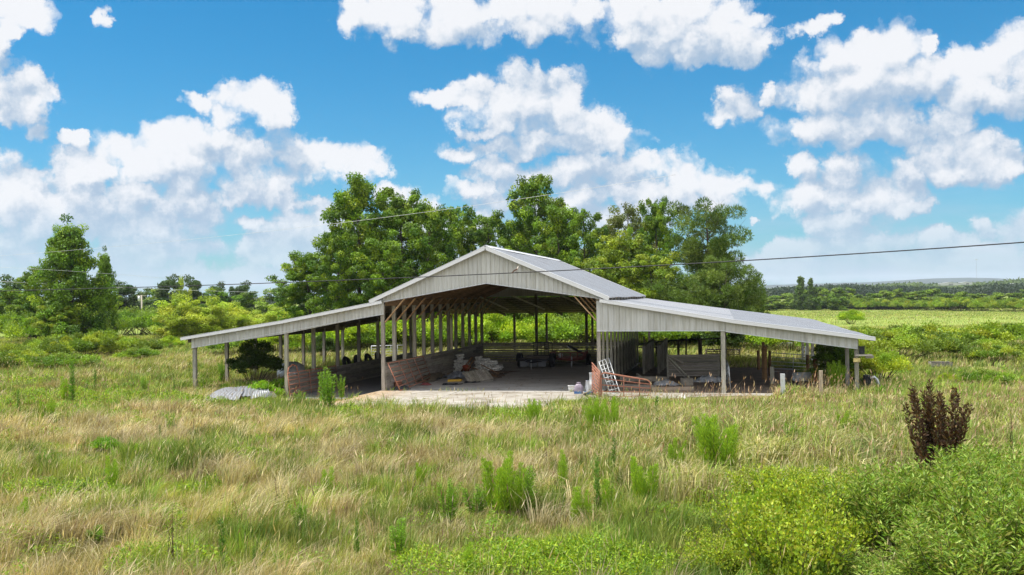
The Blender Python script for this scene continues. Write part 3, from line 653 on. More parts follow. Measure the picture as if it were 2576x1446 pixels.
# stall partitions: pale planks set upright, leading back
for j, (px, yb, lab) in enumerate(((1619.5, 944, 'left one of two narrow plank partitions in the dark right bay'), (1657, 943, 'right one of two narrow plank partitions in the dark right bay'))):
    g = G(px, yb); t = empty('plank_partition', g, lab, 'partition', 'plank partitions in the right bay'); r = random.Random(j)
    for i in range(5):
        mb = MB(); mb.box((0.02*i, 0.12+i*1.25, 0.72+0.02*i), (0.12, 0.26 if i else 0.16, 1.44+0.04*i), gcol(r, 0.75, 1.15)); mb.build('plank', W_POST, t)
    mb = MB(); mb.beam((0.02, 0, 1.46), (0.1, 5.4, 1.56), 0.08, 0.07, (0.6, 0.6, 0.6)); mb.build('top_rail', W_BOARD, t)
# the standing plank panel and its loose planks
d0 = depth_of(G(1680, 957)); a_ = P(1678, 957, d0); b_ = P(1812, 955, d0); tt = P(1678, 894, d0)[2]
t = empty('plank_panel', a_, 'large weathered plank panel standing upright behind the front right bay', 'panel'); r = random.Random(9)
vx = Vector(b_)-Vector(a_); vx.z = 0; zb = -a_[2]+0.16; H_ = tt-a_[2]
for i in range(11):
    z0 = zb+0.02+(H_-zb)*i/11
    mb = MB(); mb.beam((r.uniform(-0.02, 0.03), 0, z0+0.05), (vx.x*(1-0.03*(i < 2)*r.random()), vx.y, z0+0.05+r.uniform(-0.01, 0.01)), 0.035, (H_-zb)/11-0.008, gcol(r, 0.6, 1.2)); mb.build('plank', W_BOARDX, t)
for u in (0.02, 0.97):
    mb = MB(); mb.box((vx.x*u, vx.y*u-0.05, H_/2+0.05), (0.09, 0.07, H_-0.02), (0.95, 0.95, 0.92)); mb.build('batten', W_BOARD, t)
for i, (a, b2_, cc_) in enumerate((((1681, 905), (1731, 957), 'long loose grey plank leaning on the plank panel, lowest one'), ((1684, 900), (1735, 950), 'second loose plank leaning on the plank panel'), ((1698, 910), (1727, 945), 'short loose plank leaning on the plank panel'), ((1690, 897), (1722, 914), 'loose plank lying nearly flat across the plank panel top left'))):
    mb = MB(); p = Vector(P(*a, d0-0.12-0.03*i)); q = Vector(P(*b2_, d0-0.5-0.03*i)); mb.beam((0, 0, 0), q-p, 0.05, 0.15, gcol(r, 0.8, 1.25), up=(0, -1, 0)); o = mb.build('loose_plank', W_BOARD, None); o.location = p; tag(o, cc_, 'plank', 'loose planks on the panel')
def beam_thing(p, q, w_, h_, mat, name, label, cat, col=(1, 1, 1), group=None):
    p = Vector(p); q = Vector(q); mb = MB(); mb.beam((0, 0, 0), q-p, w_, h_, col); o = mb.build(name, mat, None); o.location = p; return tag(o, label, cat, group)
beam_thing(G(1560, 952, 0.2), G(1679, 953, 0.2), 0.2, 0.22, W_BOARD, 'timber_beam', 'long grey timber lying on the dirt behind the orange gate', 'timber', (0.9, 0.85, 0.8))
beam_thing(G(1560, 972, 0.12), G(1650, 975, 0.12), 0.25, 0.2, W_BOARD, 'timber_beam', 'broken grey timber lying just behind the orange gate', 'timber', (0.75, 0.72, 0.7))
beam_thing(G(1640, 978, 0.12), G(1745, 977, 0.12), 0.16, 0.16, W_BOARD, 'timber_beam', 'thin timber lying in front of the plastic sheets', 'timber', (1, 0.85, 0.75))
beam_thing(G(1602, 940, 0.25), G(1620, 951, 0.05), 0.16, 0.05, W_BOARD, 'loose_plank', 'short pale plank tipped up between the stall partitions', 'plank', (1.2, 1.15, 1.1))
g = G(1728, 972); mb = MB(); mb.box((0, 0, 0.17), (0.45, 0.3, 0.4), (0.9, 0.88, 0.85), Matrix.Rotation(0.5, 3, 'Z')); o = mb.build('timber_block', W_BOARD, None); o.location = g; tag(o, 'stubby grey timber block at the foot of the loose planks', 'timber')
# crumpled sheets
def crumple(name, label, px, py, w_, d_, h_, mat, seed, cat='sheet', z=0.0, group=None, n=26, rot=0.0, pieces=1.0):
    g = G(px, py, z); x = np.linspace(-1, 1, n); Xc, Yc = np.meshgrid(x, x, indexing='ij')
    rr_ = np.sqrt(Xc**2+Yc**2); f = fbm(Xc*3.1+seed*7, Yc*3.1, seed, 4); rg = np.abs(fbm(Xc*4+seed, Yc*4+3, seed+9, 3)-0.5)*2
    edge = 1+0.35*(fbm(Xc*2+5, Yc*2+seed, seed+3, 3)-0.5)*2
    Zc = h_*(np.clip(1-rr_**2*0.8, 0, 1)*(0.35+1.0*f)+0.3*rg)+0.01
    ca, sa = math.cos(rot), math.sin(rot); Xw = Xc*w_/2*edge; Yw = Yc*d_/2*edge
    V = np.stack([Xw*ca-Yw*sa, Xw*sa+Yw*ca, Zc], -1).reshape(-1, 3); idx = np.arange(n*n).reshape(n, n)
    F = np.stack([idx[:-1, :-1], idx[1:, :-1], idx[1:, 1:], idx[:-1, 1:]], -1).reshape(-1, 4)
    me = np_me(name, V, F, np.ones((len(V), 3))*0.95, True); o = link(name, me, mat); o.location = g; return tag(o, label, cat, group)
crumple('plastic_sheet', 'crumpled pale plastic sheet on the dirt left of the plank panel foot', 1676, 970, 1.0, 1.2, 0.22, M_PLASTIC, 1)
crumple('plastic_sheet', 'small pale scrap of plastic behind the orange gate', 1655, 965, 0.35, 0.4, 0.1, M_WHITE, 2)
crumple('plastic_sheet', 'crumpled grey plastic sheet heaped beside the middle lean-to post', 1786, 961, 1.2, 1.5, 0.32, M_PLASTIC, 3)
crumple('plastic_sheet', 'flat grey plastic strip under the plank panel', 1752, 962, 1.0, 0.9, 0.12, M_PLASTIC, 4)
crumple('tarpaulin', 'blue-grey tarpaulin heaped in front of the stacked pale bags', 1152, 950, 1.2, 1.7, 0.3, flat('tarp', (0.24, 0.27, 0.31), 0.6, 0, 0.5), 5, 'tarpaulin', rot=0.3)
crumple('debris_mound', 'mound of brown litter and splintered boards around the stacked bags', 1212, 942, 2.6, 3.6, 0.2, flat('litter', (0.20, 0.15, 0.11), 0.95, 0, 0.7, 9.0), 6, 'debris')
crumple('debris_mound', 'low heap of straw and twigs along the foot of the left wall', 1085, 955, 0.9, 4.2, 0.3, flat('straw_litter', (0.15, 0.125, 0.085), 0.95, 0, 0.6, 9.0), 7, 'debris')
crumple('plastic_bag', 'dark plastic bag slumped on the floor near the rusty bucket', 1011, 980, 0.62, 0.6, 0.2, flat('dark_bag', (0.05, 0.055, 0.06), 0.4, 0, 0.6, 7), 8, 'bag')
crumple('plastic_bag', 'dark rag lying in the dry grass before the left slab', 806, 1046, 0.8, 0.5, 0.14, flat('rag', (0.08, 0.085, 0.1), 0.5, 0, 0.6, 6), 9, 'bag', z=0.0)
crumple('cloth_heap', 'faded red cloth lying near the foot of the left wall', 1071, 969, 0.5, 0.5, 0.12, flat('red_cloth', (0.22, 0.06, 0.06), 0.8, 0, 0.4), 10, 'cloth')
crumple('white_stone', 'rounded white stone at the edge of the slab left of the dry tuft', 1717, 1003, 0.34, 0.34, 0.17, flat('stone', (0.6, 0.56, 0.52), 0.9), 12, 'stone', n=14)
# stacked bags
bagme = []
for v_ in range(3):
    bm = []; n = 14; m_ = 10; V = []; F = []
    for i in range(n):
        for j in range(m_):
            u = 2*math.pi*i/n; t = -math.pi/2+math.pi*j/(m_-1); ce = abs(math.cos(t))**0.5*(1 if math.cos(t) >= 0 else -1)
            cx_ = abs(math.cos(u))**0.55*math.copysign(1, math.cos(u)); cy_ = abs(math.sin(u))**0.55*math.copysign(1, math.sin(u))
            nz_ = 1+0.14*math.sin(3*u+v_*2)*math.cos(t)
            V.append((0.24*cx_*ce*nz_, 0.16*cy_*ce*nz_, 0.058*math.sin(t)+0.012*math.sin(2*u+v_)))
    for i in range(n):
        for j in range(m_-1): F.append((i*m_+j, ((i+1) % n)*m_+j, ((i+1) % n)*m_+j+1, i*m_+j+1))
    bagme.append(np_me('feed_bag', np.array(V), np.array(F), np.ones((len(V), 3))*(0.9+0.1*v_), True)); bagme[-1].materials.append(M_STONE)
r = random.Random(12); nb_ = 0
NTH = ['first', 'second', 'third', 'fourth', 'fifth', 'sixth', 'seventh', 'eighth']
def bagstack(px, py, cols_, label, lean=0.0):
    global nb_
    g = Vector(G(px, py, 0.0))
    for ci, (dx, dy, n, z0) in enumerate(cols_):
        for i in range(n):
            o = bpy.data.objects.new('feed_bag', bagme[r.randrange(3)]); COL.objects.link(o)
            o.location = g+Vector((dx+r.uniform(-0.04, 0.04), dy+r.uniform(-0.04, 0.04), z0+0.06+i*0.105)); o.rotation_euler = (r.uniform(-.06, .06), r.uniform(-.08, .08), r.uniform(-0.3, 0.3)+(math.pi/2 if r.random() < 0.3 else 0))
            tag(o, '%s, %s bag up in the %s column' % (label, NTH[i], NTH[ci]), 'bag', 'pale bags stacked in the main bay')
bagstack(1157, 936, ((-0.12, 0, 6, 0), (0.28, 0.05, 6, 0), (0.05, -0.03, 3, 0.63)), 'pale dusty bag in the narrow left stack')
bagstack(1205, 938, ((-0.1, 0.4, 8, 0.0), (0.3, 0.35, 7, 0.0), (0.7, 0.3, 6, 0), (1.05, 0.2, 4, 0), (0.5, 0.0, 5, 0), (0.9, -0.15, 3, 0), (0.2, 0.1, 5, 0.1)), 'pale dusty bag in the wide right stack')
# pallet
p = Vector(G(1202, 951, 0.12)); t = empty('wooden_pallet', p, 'grey wooden pallet tipped on the debris in front of the bags', 'pallet'); t.rotation_euler = (0.42, -0.12, 0.55); r = random.Random(3)
for i in range(8):
    mb = MB(); mb.box((-0.55+i*0.157, 0, 0.14), (0.13, 1.05, 0.022), gcol(r, 0.9, 1.3)); mb.build('deck_board', W_BOARD, t)
for j in (-0.48, 0, 0.48):
    mb = MB(); mb.box((0, j, 0.082), (1.2, 0.05, 0.09), (0.8, 0.8, 0.8)); mb.build('stringer', W_BOARD, t)
for i in (-0.5, 0, 0.5):
    mb = MB(); mb.box((i, 0, 0.02), (0.1, 1.05, 0.022), (0.8, 0.8, 0.8)); mb.build('bottom_board', W_BOARD, t)
for i, (a, b2_, l_) in enumerate((((1160, 935, 0.1), (1188, 898, 0.9), 'dark splintered plank leaning up between the two bag stacks'), ((1170, 938, 0.15), (1192, 905, 0.8), 'thin brown plank leaning up between the two bag stacks'), ((1125, 940, 0.2), (1165, 944, 0.1), 'dark plank lying on the litter near the left wall'), ((1190, 925, 0.5), (1250, 948, 0.15), 'brown plank sliding off the bags to the right'), ((1170, 944, 0.25), (1215, 930, 0.45), 'brown plank lying across the debris behind the pallet'), ((1210, 917, 0.65), (1255, 940, 0.2), 'splintered plank on the right flank of the debris'))):
    beam_thing(G(*a), G(*b2_), 0.14, 0.03, W_BROWN, 'loose_plank', l_, 'plank', (0.7, 0.65, 0.6), 'planks in the debris')
def lathe(prof, n=20):
    mb = MB(); vs = []; fs = []
    for (r_, z) in prof:
        for k in range(n): a = 2*math.pi*k/n; vs.append((r_*math.cos(a), r_*math.sin(a), z))
    for i in range(len(prof)-1):
        for k in range(n): fs.append((i*n+k, i*n+(k+1) % n, (i+1)*n+(k+1) % n, (i+1)*n+k))
    mb.add(vs, fs); return mb
def bucket(px, py, r0, r1, h, mat, name, label, cat='bucket', rot=(0, 0, 0), z=0.0, handle=True):
    g = Vector(G(px, py, z)); t = empty(name, g, label, cat); t.rotation_euler = rot
    mb = lathe([(0.001, 0.005), (r0, 0.005), (r0, 0.0), ((r0+r1)/2, h/2), (r1, h), (r1+0.012, h), (r1+0.012, h-0.02), (r1-0.01, h-0.005), (r0-0.012, 0.02), (0.001, 0.02)]); mb.build('body', mat, t, True)
    if handle:
        mb = MB(); mb.tube([(r1*math.cos(a), 0.02, h-0.03-r1*0.9*math.sin(a)*0.6+0.0) for a in [math.pi*i/10 for i in range(11)]], 0.006, 5); mb.build('handle', M_GALV, t, True)
    return t
bucket(1002, 978, 0.15, 0.17, 0.32, M_RUST, 'metal_bucket', 'rusty orange bucket at the foot of the rusty gate')
bucket(1440-2, 985, 0.12, 0.15, 0.26, M_CONC, 'plastic_bucket', 'grey bucket on the floor left of the lavender jug')
bucket(1173, 931, 0.17, 0.22, 0.2, M_ORANGE, 'plastic_tub', 'orange-red tub half buried in the debris', 'tub', (0.3, 0.2, 0), 0.22, False)
bucket(1495, 986, 0.19, 0.2, 0.8, M_WHITE, 'plastic_barrel', 'tall white plastic drum behind the edge-on orange panel', 'barrel', (0, 0, 0), 0, False)
bucket(1479, 984, 0.13, 0.13, 0.45, M_WHITE, 'plastic_barrel', 'shorter white container beside the tall white drum', 'barrel', (0, 0.1, 0), 0, False)
bucket(1481, 993, 0.15, 0.18, 0.13, M_BLUE, 'plastic_tub', 'shallow blue tub at the slab edge beside the orange panel', 'tub', (0, 0, 0), 0, False)
g = Vector(G(2064, 982)); t = empty('feed_trough', g, 'black rubber trough in the grass under the lean-to corner', 'trough')
lathe([(0.01, 0.01), (0.26, 0.01), (0.34, 0.3), (0.37, 0.31), (0.36, 0.27), (0.33, 0.28), (0.25, 0.05), (0.01, 0.04)]).build('tub', M_BLACK, t, True)
mb = MB(); mb.tube([(0.36*math.cos(a), 0.36*math.sin(a), 0.3) for a in [2*math.pi*i/20 for i in range(21)]], 0.02, 6); mb.build('rim', M_BLACK, t, True)
# jug
g = Vector(G(1456, 991)); t = empty('plastic_jug', g, 'lavender plastic jug with a moulded handle standing on the floor', 'jug'); mb = MB(); n = 16; vs = []; fs = []
prof = [(0.17, 0.11, 0), (0.18, 0.12, 0.05), (0.18, 0.12, 0.26), (0.155, 0.11, 0.34), (0.10, 0.07, 0.40), (0.04, 0.04, 0.42)]
for (a, b3, z) in prof:
    for k in range(n): q = 2*math.pi*k/n; vs.append((a*abs(math.cos(q))**.6*math.copysign(1, math.cos(q)), b3*abs(math.sin(q))**.6*math.copysign(1, math.sin(q)), z))
for i in range(len(prof)-1):
    for k in range(n): fs.append((i*n+k, i*n+(k+1) % n, (i+1)*n+(k+1) % n, (i+1)*n+k))
fs.append(tuple(range(n))[::-1]); fs.append(tuple((len(prof)-1)*n+k for k in range(n))); mb.add(vs, fs); mb.build('body', M_PURPLE, t, True)
mb = MB(); mb.tube([(-0.08, 0, 0.40), (-0.07, 0, 0.46), (0.07, 0, 0.46), (0.08, 0, 0.40)], 0.018, 7); mb.build('handle', M_PURPLE, t, True)
mb = MB(); mb.box((-0.02, -0.126, 0.06), (0.3, 0.012, 0.12)); mb.build('blue_band', M_BLUE, t)
beam_thing(G(1468, 990, 0.02), G(1489, 981, 0.62), 0.09, 0.03, W_BOARD, 'loose_plank', 'grey stick propped on the white drum', 'plank', (1.1, 1.1, 1.1))
beam_thing(G(1128, 957, 0.06), G(1161, 956, 0.08), 0.28, 0.1, M_YELLOW, 'yellow_board', 'yellow board lying in front of the tarpaulin', 'board')
for i, (px, py, rx, l_) in enumerate(((1132, 966, 0.33, 'loop of dark rubber hose on the floor in front of the yellow board'), (1183, 961, 0.26, 'smaller loop of dark hose right of the yellow board'))):
    g = Vector(G(px, py, 0.04)); pipe('rubber_hose', l_, 'hose', [g+Vector((rx*math.cos(a), rx*0.9*math.sin(a)*(1+0.3*math.sin(2*a)), 0.02*math.sin(3*a))) for a in [0.2*k for k in range(29)]]+[g+Vector((rx*1.6, rx*0.8, 0))], 0.028, M_BLACK)
# concrete pipe, bent downspout and black stump post, wooden box, black box shelf with tag
g = Vector(G(2018, 961)); t = empty('drain_pipe', g, 'short pale concrete pipe lying on its side in the grass pen', 'pipe'); t.rotation_euler = (0, 0, 0.35)
mb = MB(); n = 28; vs = []; fs = []
for (x_, r_) in ((-0.38, 0.17), (-0.38, 0.215), (0.38, 0.215), (0.38, 0.17)):
    for k in range(n): a = 2*math.pi*k/n; vs.append((x_, r_*math.cos(a), 0.215+r_*math.sin(a)))
for i in range(4):
    for k in range(n): fs.append((i*n+k, ((i+1) % 4)*n+k, ((i+1) % 4)*n+(k+1) % n, i*n+(k+1) % n))
mb.add(vs, fs); mb.build('barrel', M_CONC, t, True)
g = Vector(GT(2182, 985)); mb = MB(); mb.tube([(0, 0, 0), (0, 0, 0.3), (0.01, 0, 0.66)], [0.17, 0.165, 0.16], 12); o = mb.build('black_post_stub', M_BLACK, None, False); o.location = g; tag(o, 'thick black stub post right of the barn corner', 'post')
dd = depth_of(g)-0.25
pipe('bent_downspout', 'bent grey metal spout hanging off the black stub post', 'spout', [P(2190, 951, dd), P(2199, 948, dd), P(2206, 955, dd), P(2210, 966, dd), P(2216, 978, dd)], 0.055, M_GALV, n=4)
g = Vector(GT(2366, 931)); t = empty('wooden_trough', g, 'old grey wooden feed box sinking into the tall grass on the right', 'feed box')
for nm, c_, s_, q in (('side_board', (0, -0.4, 0.30), (0.98, 0.03, 0.16), 1.0), ('side_board', (0, 0.4, 0.32), (0.98, 0.03, 0.2), 0.8), ('end_board', (-0.48, 0, 0.3), (0.03, 0.8, 0.2), 0.9), ('end_board', (0.48, 0, 0.3), (0.03, 0.8, 0.2), 1.2), ('top_rail', (0, -0.43, 0.42), (1.02, 0.06, 0.04), 0.4), ('leg', (-0.46, -0.38, 0.1), (0.07, 0.07, 0.3), 0.8), ('leg', (0.46, -0.38, 0.1), (0.07, 0.07, 0.3), 0.8), ('floor_board', (0, 0, 0.22), (0.96, 0.78, 0.03), 0.6)):
    mb = MB(); mb.box(c_, s_, (q, q, q)); mb.build(nm, W_BOARDX, t)
d2 = depth_of((XR, 0, 1))-0.2
t = empty('post_shelf', P(2172, 893, d2), 'weathered wooden shelf fixed to the outer corner post, holding a black box', 'shelf')
mb = MB(); mb.box((0.0, 0, 0), (0.62, 0.3, 0.06)); mb.build('board', W_BOARD, t); mb = MB(); mb.box((0.22, 0, -0.07), (0.3, 0.12, 0.1)); mb.build('bracket', W_BOARD, t)
mb = MB(); mb.box((0, 0, 0.14), (0.19, 0.2, 0.26)); mb.box((0, -0.005, 0.285), (0.22, 0.23, 0.03)); o = mb.build('black_box', M_BLACK, None); o.location = P(2168, 890.5, d2); tag(o, 'small black box standing on the shelf at the barn corner', 'box')
mb = MB(); mb.box((0, 0, 0), (0.26, 0.06, 0.16)); mb.box((0, -0.035, 0.0), (0.23, 0.012, 0.13)); o = mb.build('yellow_sign', flat('faded_yellow', (0.5, 0.4, 0.16), 0.6, 0, 0.25, 9), None); o.location = P(2155.5, 905.5, d2); tag(o, 'faded yellow plate fixed to the outer corner post', 'plate')
# roofing sheets in the grass at the left
def tin(px1, py1, px2, py2, px3, py3, px4, py4, label, mat):
    q = [Vector(G(px1, py1, -0.05)), Vector(G(px2, py2, -0.05)), Vector(G(px3, py3, 0.18)), Vector(G(px4, py4, 0.18))]; c_ = sum(q, Vector())/4
    mb = MB(); n = 40; vs = []
    for i in range(n+1):
        u = i/n
        for j in range(7):
            v_ = j/6; p = (q[0]*(1-u)+q[1]*u)*(1-v_)+(q[3]*(1-u)+q[2]*u)*v_-c_; p.z += 0.02*math.cos(u*n*math.pi/2)+0.09*math.sin(math.pi*v_)+0.04*math.sin(5*u); vs.append(p)
    mb.add(vs, [(i*7+j, (i+1)*7+j, (i+1)*7+j+1, i*7+j+1) for i in range(n) for j in range(6)]); o = mb.build('roofing_sheet', mat, None, True); o.location = c_
    tag(o, label, 'metal sheet', 'loose roofing sheets in the grass')
tin(508, 1010, 600, 1003, 622, 976, 565, 976, 'bent pale roofing sheet at the left end of the pile in the grass', M_ROOFL)
tin(575, 1000, 680, 996, 672, 972, 590, 974, 'dull grey roofing sheet lying behind in the shade of the lean-to', M_ROOF)
tin(630, 1004, 697, 996, 680, 984, 640, 984, 'small grey roofing sheet at the right end of the pile in the grass', M_ROOFL)
# grey tank and scrap behind the lane wall
g = Vector(GT(712, 962)); mb = lathe([(0.01, 0.95), (0.3, 0.93), (0.6, 0.75), (0.72, 0.45), (0.74, 0.0)]); o = mb.build('feed_tank', M_GALV, None, True); o.location = g+Vector((0, 1.0, 0)); tag(o, 'grey rounded metal tank half behind the left middle post', 'tank')
g = Vector((XM-0.4, 9.5, 0.25)); t = empty('tyre_pile', (XM-0.7, 10.2, -0.1), 'row of old tyres and black hose behind the lane wall', 'tyres')
for i in range(4):
    mb = MB(); c_ = Vector((0.1*i, i*1.35-1.5, 0.62)); mb.tube([c_+Vector((0.05*math.cos(a*2), 0.36*math.cos(a), 0.36*math.sin(a))) for a in [2*math.pi*k/18 for k in range(19)]], 0.10, 8); mb.build('tyre', M_TYRE, t, True)
g = Vector((XM+0.12, -0.2, 0.75)); mb = MB(); mb.tube([g+Vector((0, 0, -0.05))-g, Vector((0.02, 0.1, 0.25)), Vector((0.1, 0.3, 0.38)), Vector((0.18, 0.55, 0.3)), Vector((0.2, 0.65, 0.0))], 0.03, 6); o = mb.build('rusty_hook', M_RUST, None, True); o.location = g; tag(o, 'rusty bent iron hoop standing on top of the lane wall', 'iron hoop')

# trailers at the back of the main bay
def wheel(parent, x, y, z, rad, wd):
    w_ = empty('wheel', (x, y, z)); w_.parent = parent
    mb = MB(); n = 28; vs = []; fs = []; pf = ((-wd/2, rad*0.6), (-wd/2, rad*0.93), (-wd*0.3, rad), (wd*0.3, rad), (wd/2, rad*0.93), (wd/2, rad*0.6))
    for (x_, r_) in pf:
        for k in range(n): a = 2*math.pi*k/n; vs.append((x_, r_*math.cos(a), r_*math.sin(a)))
    for i in range(len(pf)-1):
        for k in range(n): fs.append((i*n+k, (i+1)*n+k, (i+1)*n+(k+1) % n, i*n+(k+1) % n))
    mb.add(vs, fs); mb.build('tyre', M_TYRE, w_, True)
    mb = MB(); mb.tube([(-wd*0.4, 0, 0), (wd*0.4, 0, 0)], rad*0.6, 20); mb.build('rim', M_GALV, w_)
def axis_rot(e): e.rotation_euler = (0, 0, 0.02)
g = Vector(G(1341, 927)); t = empty('utility_trailer', g, 'black flatbed utility trailer with a mesh tailgate facing the camera', 'trailer'); axis_rot(t)
mb = MB(); mb.box((0, 1.6, 0.5), (1.5, 3.2, 0.05), (2.2, 2.2, 2.2)); mb.build('bed', W_DARK, t)
mb = MB()
for x_ in (-0.78, 0.78): mb.box((x_, 1.6, 0.47), (0.06, 3.2, 0.12))
mb.box((0, 0.0, 0.47), (1.5, 0.06, 0.12)); mb.box((0, 3.2, 0.47), (1.5, 0.06, 0.12)); mb.build('frame', M_BLACK, t)
for i in range(3):
    mb = MB(); mb.box((-0.5+i*0.5, -0.04, 0.26), (0.45, 0.03, 0.30), (9, 9, 8.5)); mb.build('front_panel', M_BLACK, t)
for x_ in (-0.93, 0.93):
    wheel(t, x_, 1.0, 0.34, 0.34, 0.2)
    mb = MB(); mb.tube([(x_, 1.0+0.45*math.cos(a), 0.34+0.45*math.sin(a)) for a in [math.pi*k/10 for k in range(11)]], 0.02, 4)
    vs = []
    for k in range(13): a = math.pi*k/12; vs += [(x_-0.13, 1.0+0.44*math.cos(a), 0.36+0.44*math.sin(a)), (x_+0.13, 1.0+0.44*math.cos(a), 0.36+0.44*math.sin(a))]
    mb.add(vs, [(2*k, 2*k+1, 2*k+3, 2*k+2) for k in range(12)]); mb.build('mudguard', M_BLACK, t)
mb = MB()
for z in (0.55, 0.95, 1.3): mb.box((0.05, 3.15, z), (1.1, 0.04, 0.05))
for k in range(6): mb.box((-0.5+0.22*k, 3.15, 0.9), (0.03, 0.03, 0.8))
mb.build('tailgate', M_BLACK, t)
mb = MB(); mb.beam((-0.4, 0, 0.42), (0.05, -0.9, 0.40), 0.06, 0.08); mb.beam((0.5, 0, 0.42), (0.05, -0.9, 0.40), 0.06, 0.08); mb.build('tongue', M_BLACK, t)
mb = MB(); mb.tube([(0.05, -0.85, 0.02), (0.05, -0.85, 0.5)], 0.03, 8); mb.build('jack', M_GALV, t)
g = Vector(G(1426, 922)); t = empty('car_trailer', g, 'rusty red railed trailer loaded with scrap, parked right of the black trailer', 'trailer'); axis_rot(t)
M_RED = flat('dull_red_paint', (0.20, 0.055, 0.045), 0.6, 0, 0.4)
mb = MB(); mb.box((0, 1.2, 0.42), (1.9, 2.2, 0.06)); mb.build('bed', M_RED, t)
mb = MB()
for z in (0.45, 0.78):
    mb.box((0, 0.08, z), (1.9, 0.05, 0.07 if z < .5 else 0.04)); mb.box((-0.95, 1.2, z), (0.05, 2.2, 0.06)); mb.box((0.95, 1.2, z), (0.05, 2.2, 0.06))
for x_ in (-0.93, -0.3, 0.2, 0.6, 0.93): mb.box((x_, 0.08, 0.6), (0.05, 0.05, 0.36))
for y_ in (0.4, 0.8, 1.2, 1.6, 2.0): mb.box((-0.95, y_, 0.6), (0.05, 0.05, 0.36)); mb.box((0.95, y_, 0.6), (0.05, 0.05, 0.36))
mb.build('rails', M_RED, t)
wheel(t, -1.08, 1.3, 0.33, 0.33, 0.2); wheel(t, 1.08, 1.3, 0.33, 0.33, 0.2)
mb = MB(); mb.beam((-0.5, 0.1, 0.42), (0.35, -0.8, 0.40), 0.06, 0.08); mb.beam((0.9, 0.1, 0.42), (0.35, -0.8, 0.40), 0.06, 0.08); mb.build('tongue', M_RED, t)
mb = MB(); mb.tube([(0.38, -0.75, 0.0), (0.38, -0.75, 0.62)], 0.035, 8); mb.build('jack', M_GALV, t)
r = random.Random(8)
beam_thing(g+Vector((0.0, 0.6, 1.15)), g+Vector((0.9, 0.3, 0.72)), 0.12, 0.12, M_BLACK, 'scrap_beam', 'black steel bar sloping across the red trailer load', 'scrap')
beam_thing(g+Vector((-0.05, 0.55, 1.12)), g+Vector((0.28, 0.45, 0.85)), 0.03, 0.05, M_TRIM, 'scrap_beam', 'thin white bar on the red trailer load', 'scrap')
bucket(1409, 900, 0.1, 0.12, 0.2, M_WHITE, 'plastic_bucket', 'small white bucket on the red trailer', 'bucket', (0.9, 0.3, 0), 0.5, False).location = g+Vector((-0.42, 0.4, 0.52))
# ------------------------------------------------------------------ wires, poles, bird
def wire(name, label, pts, rad, mat, group=None):
    n = 60; xs = [p[0] for p in pts]; X_ = np.linspace(xs[0], xs[-1], n)
    cy = np.polyfit(xs, [p[1] for p in pts], min(2, len(pts)-1)); cd = np.interp(X_, xs, [1/p[2] for p in pts])
    pp = [P(x, np.polyval(cy, x), 1/d_) for x, d_ in zip(X_, cd)]
    return pipe(name, label, 'wire', pp, rad, mat, n=5, group=group)
wire('power_line', 'thick black power line crossing in front of the barn gable', [(-250, 735, 42), (0, 732.6, 38), (712, 711.6, 31), (1217, 692.6, 26.8), (1545.8, 671.4, 24.6), (1905, 651, 22.6), (2576, 609, 19.8), (2900, 586, 18.7)], 0.013, M_WIRE)
wire('power_line', 'pale thin wire high in front of the treetops left of the gable', [(-200, 655, 60), (24, 643, 56), (237.7, 626.8, 53), (839.7, 561.5, 45), (1100, 528, 42), (1396, 487, 39.5), (1700, 440, 37)], 0.006, M_WIREL)
wire('power_line', 'thin pale wire sloping down from the far left pole', [(-200, 697, 90), (29, 705.6, 90), (358, 727, 110), (729, 738, 135), (1000, 742, 150)], 0.018, M_WIREL)
wire('power_line', 'thin pale wire in front of the tall left tree', [(-100, 668, 85), (107, 677, 85), (270, 688.7, 90), (420, 700, 95)], 0.010, M_WIREL)
def upole(px, yb, yt, label, w_):
    g = P(px, yb, 150); z0 = TZ(g[0], g[1]); t = empty('utility_pole', (g[0], g[1], z0), label, 'utility pole'); h = P(px, yt, 150)[2]-z0
    mb = MB(); mb.tube([(0, 0, -0.5), (-0.1, 0, h)], [w_, w_*0.7], 10, (1.3, 1.25, 1.2)); mb.build('pole', W_POST, t, True)
    mb = MB(); mb.tube([(-0.5, 0, h-0.9), (-0.5, 0, h-0.15)], 0.2, 10); mb.build('transformer', M_GALV, t, True)
    mb = MB(); mb.beam((-0.9, 0, h-0.1), (0.7, 0, h-0.1), 0.1, 0.1, (1.2, 1.2, 1.2)); mb.build('crossarm', W_POST, t)
upole(358, 788, 742, 'grey utility pole with a transformer in front of the left tree line', 0.16)
upole(41, 800, 757, 'pale utility pole at the far left edge', 0.16)
db = 1/float(np.interp(1299, [1217, 1545.8], [1/26.8, 1/24.6])); cyb = float(np.polyval(np.polyfit([0, 712, 1217, 1545.8, 1905, 2576], [732.6, 711.6, 692.6, 671.4, 651, 609], 2), 1299))
g = Vector(P(1299, cyb-1.2, db)); t = empty('perched_bird', g, 'small brown bird with a pale head perched on the power line', 'bird'); t.rotation_euler = (0, 0, 0.3)
mb = MB(); rings = [(-0.075, 0.03, 0.006), (-0.05, 0.035, 0.02), (-0.02, 0.05, 0.034), (0.012, 0.07, 0.036), (0.03, 0.095, 0.028), (0.036, 0.112, 0.022), (0.04, 0.13, 0.024), (0.045, 0.146, 0.018), (0.048, 0.158, 0.006)]; vs = []; fs = []; n = 12
for (x_, z, r_) in rings:
    for k in range(n): a = 2*math.pi*k/n; vs.append((x_+r_*0.75*math.cos(a), r_*math.sin(a), z+r_*0.45*math.cos(a)))
for i in range(len(rings)-1):
    for k in range(n): fs.append((i*n+k, i*n+(k+1) % n, (i+1)*n+(k+1) % n, (i+1)*n+k))
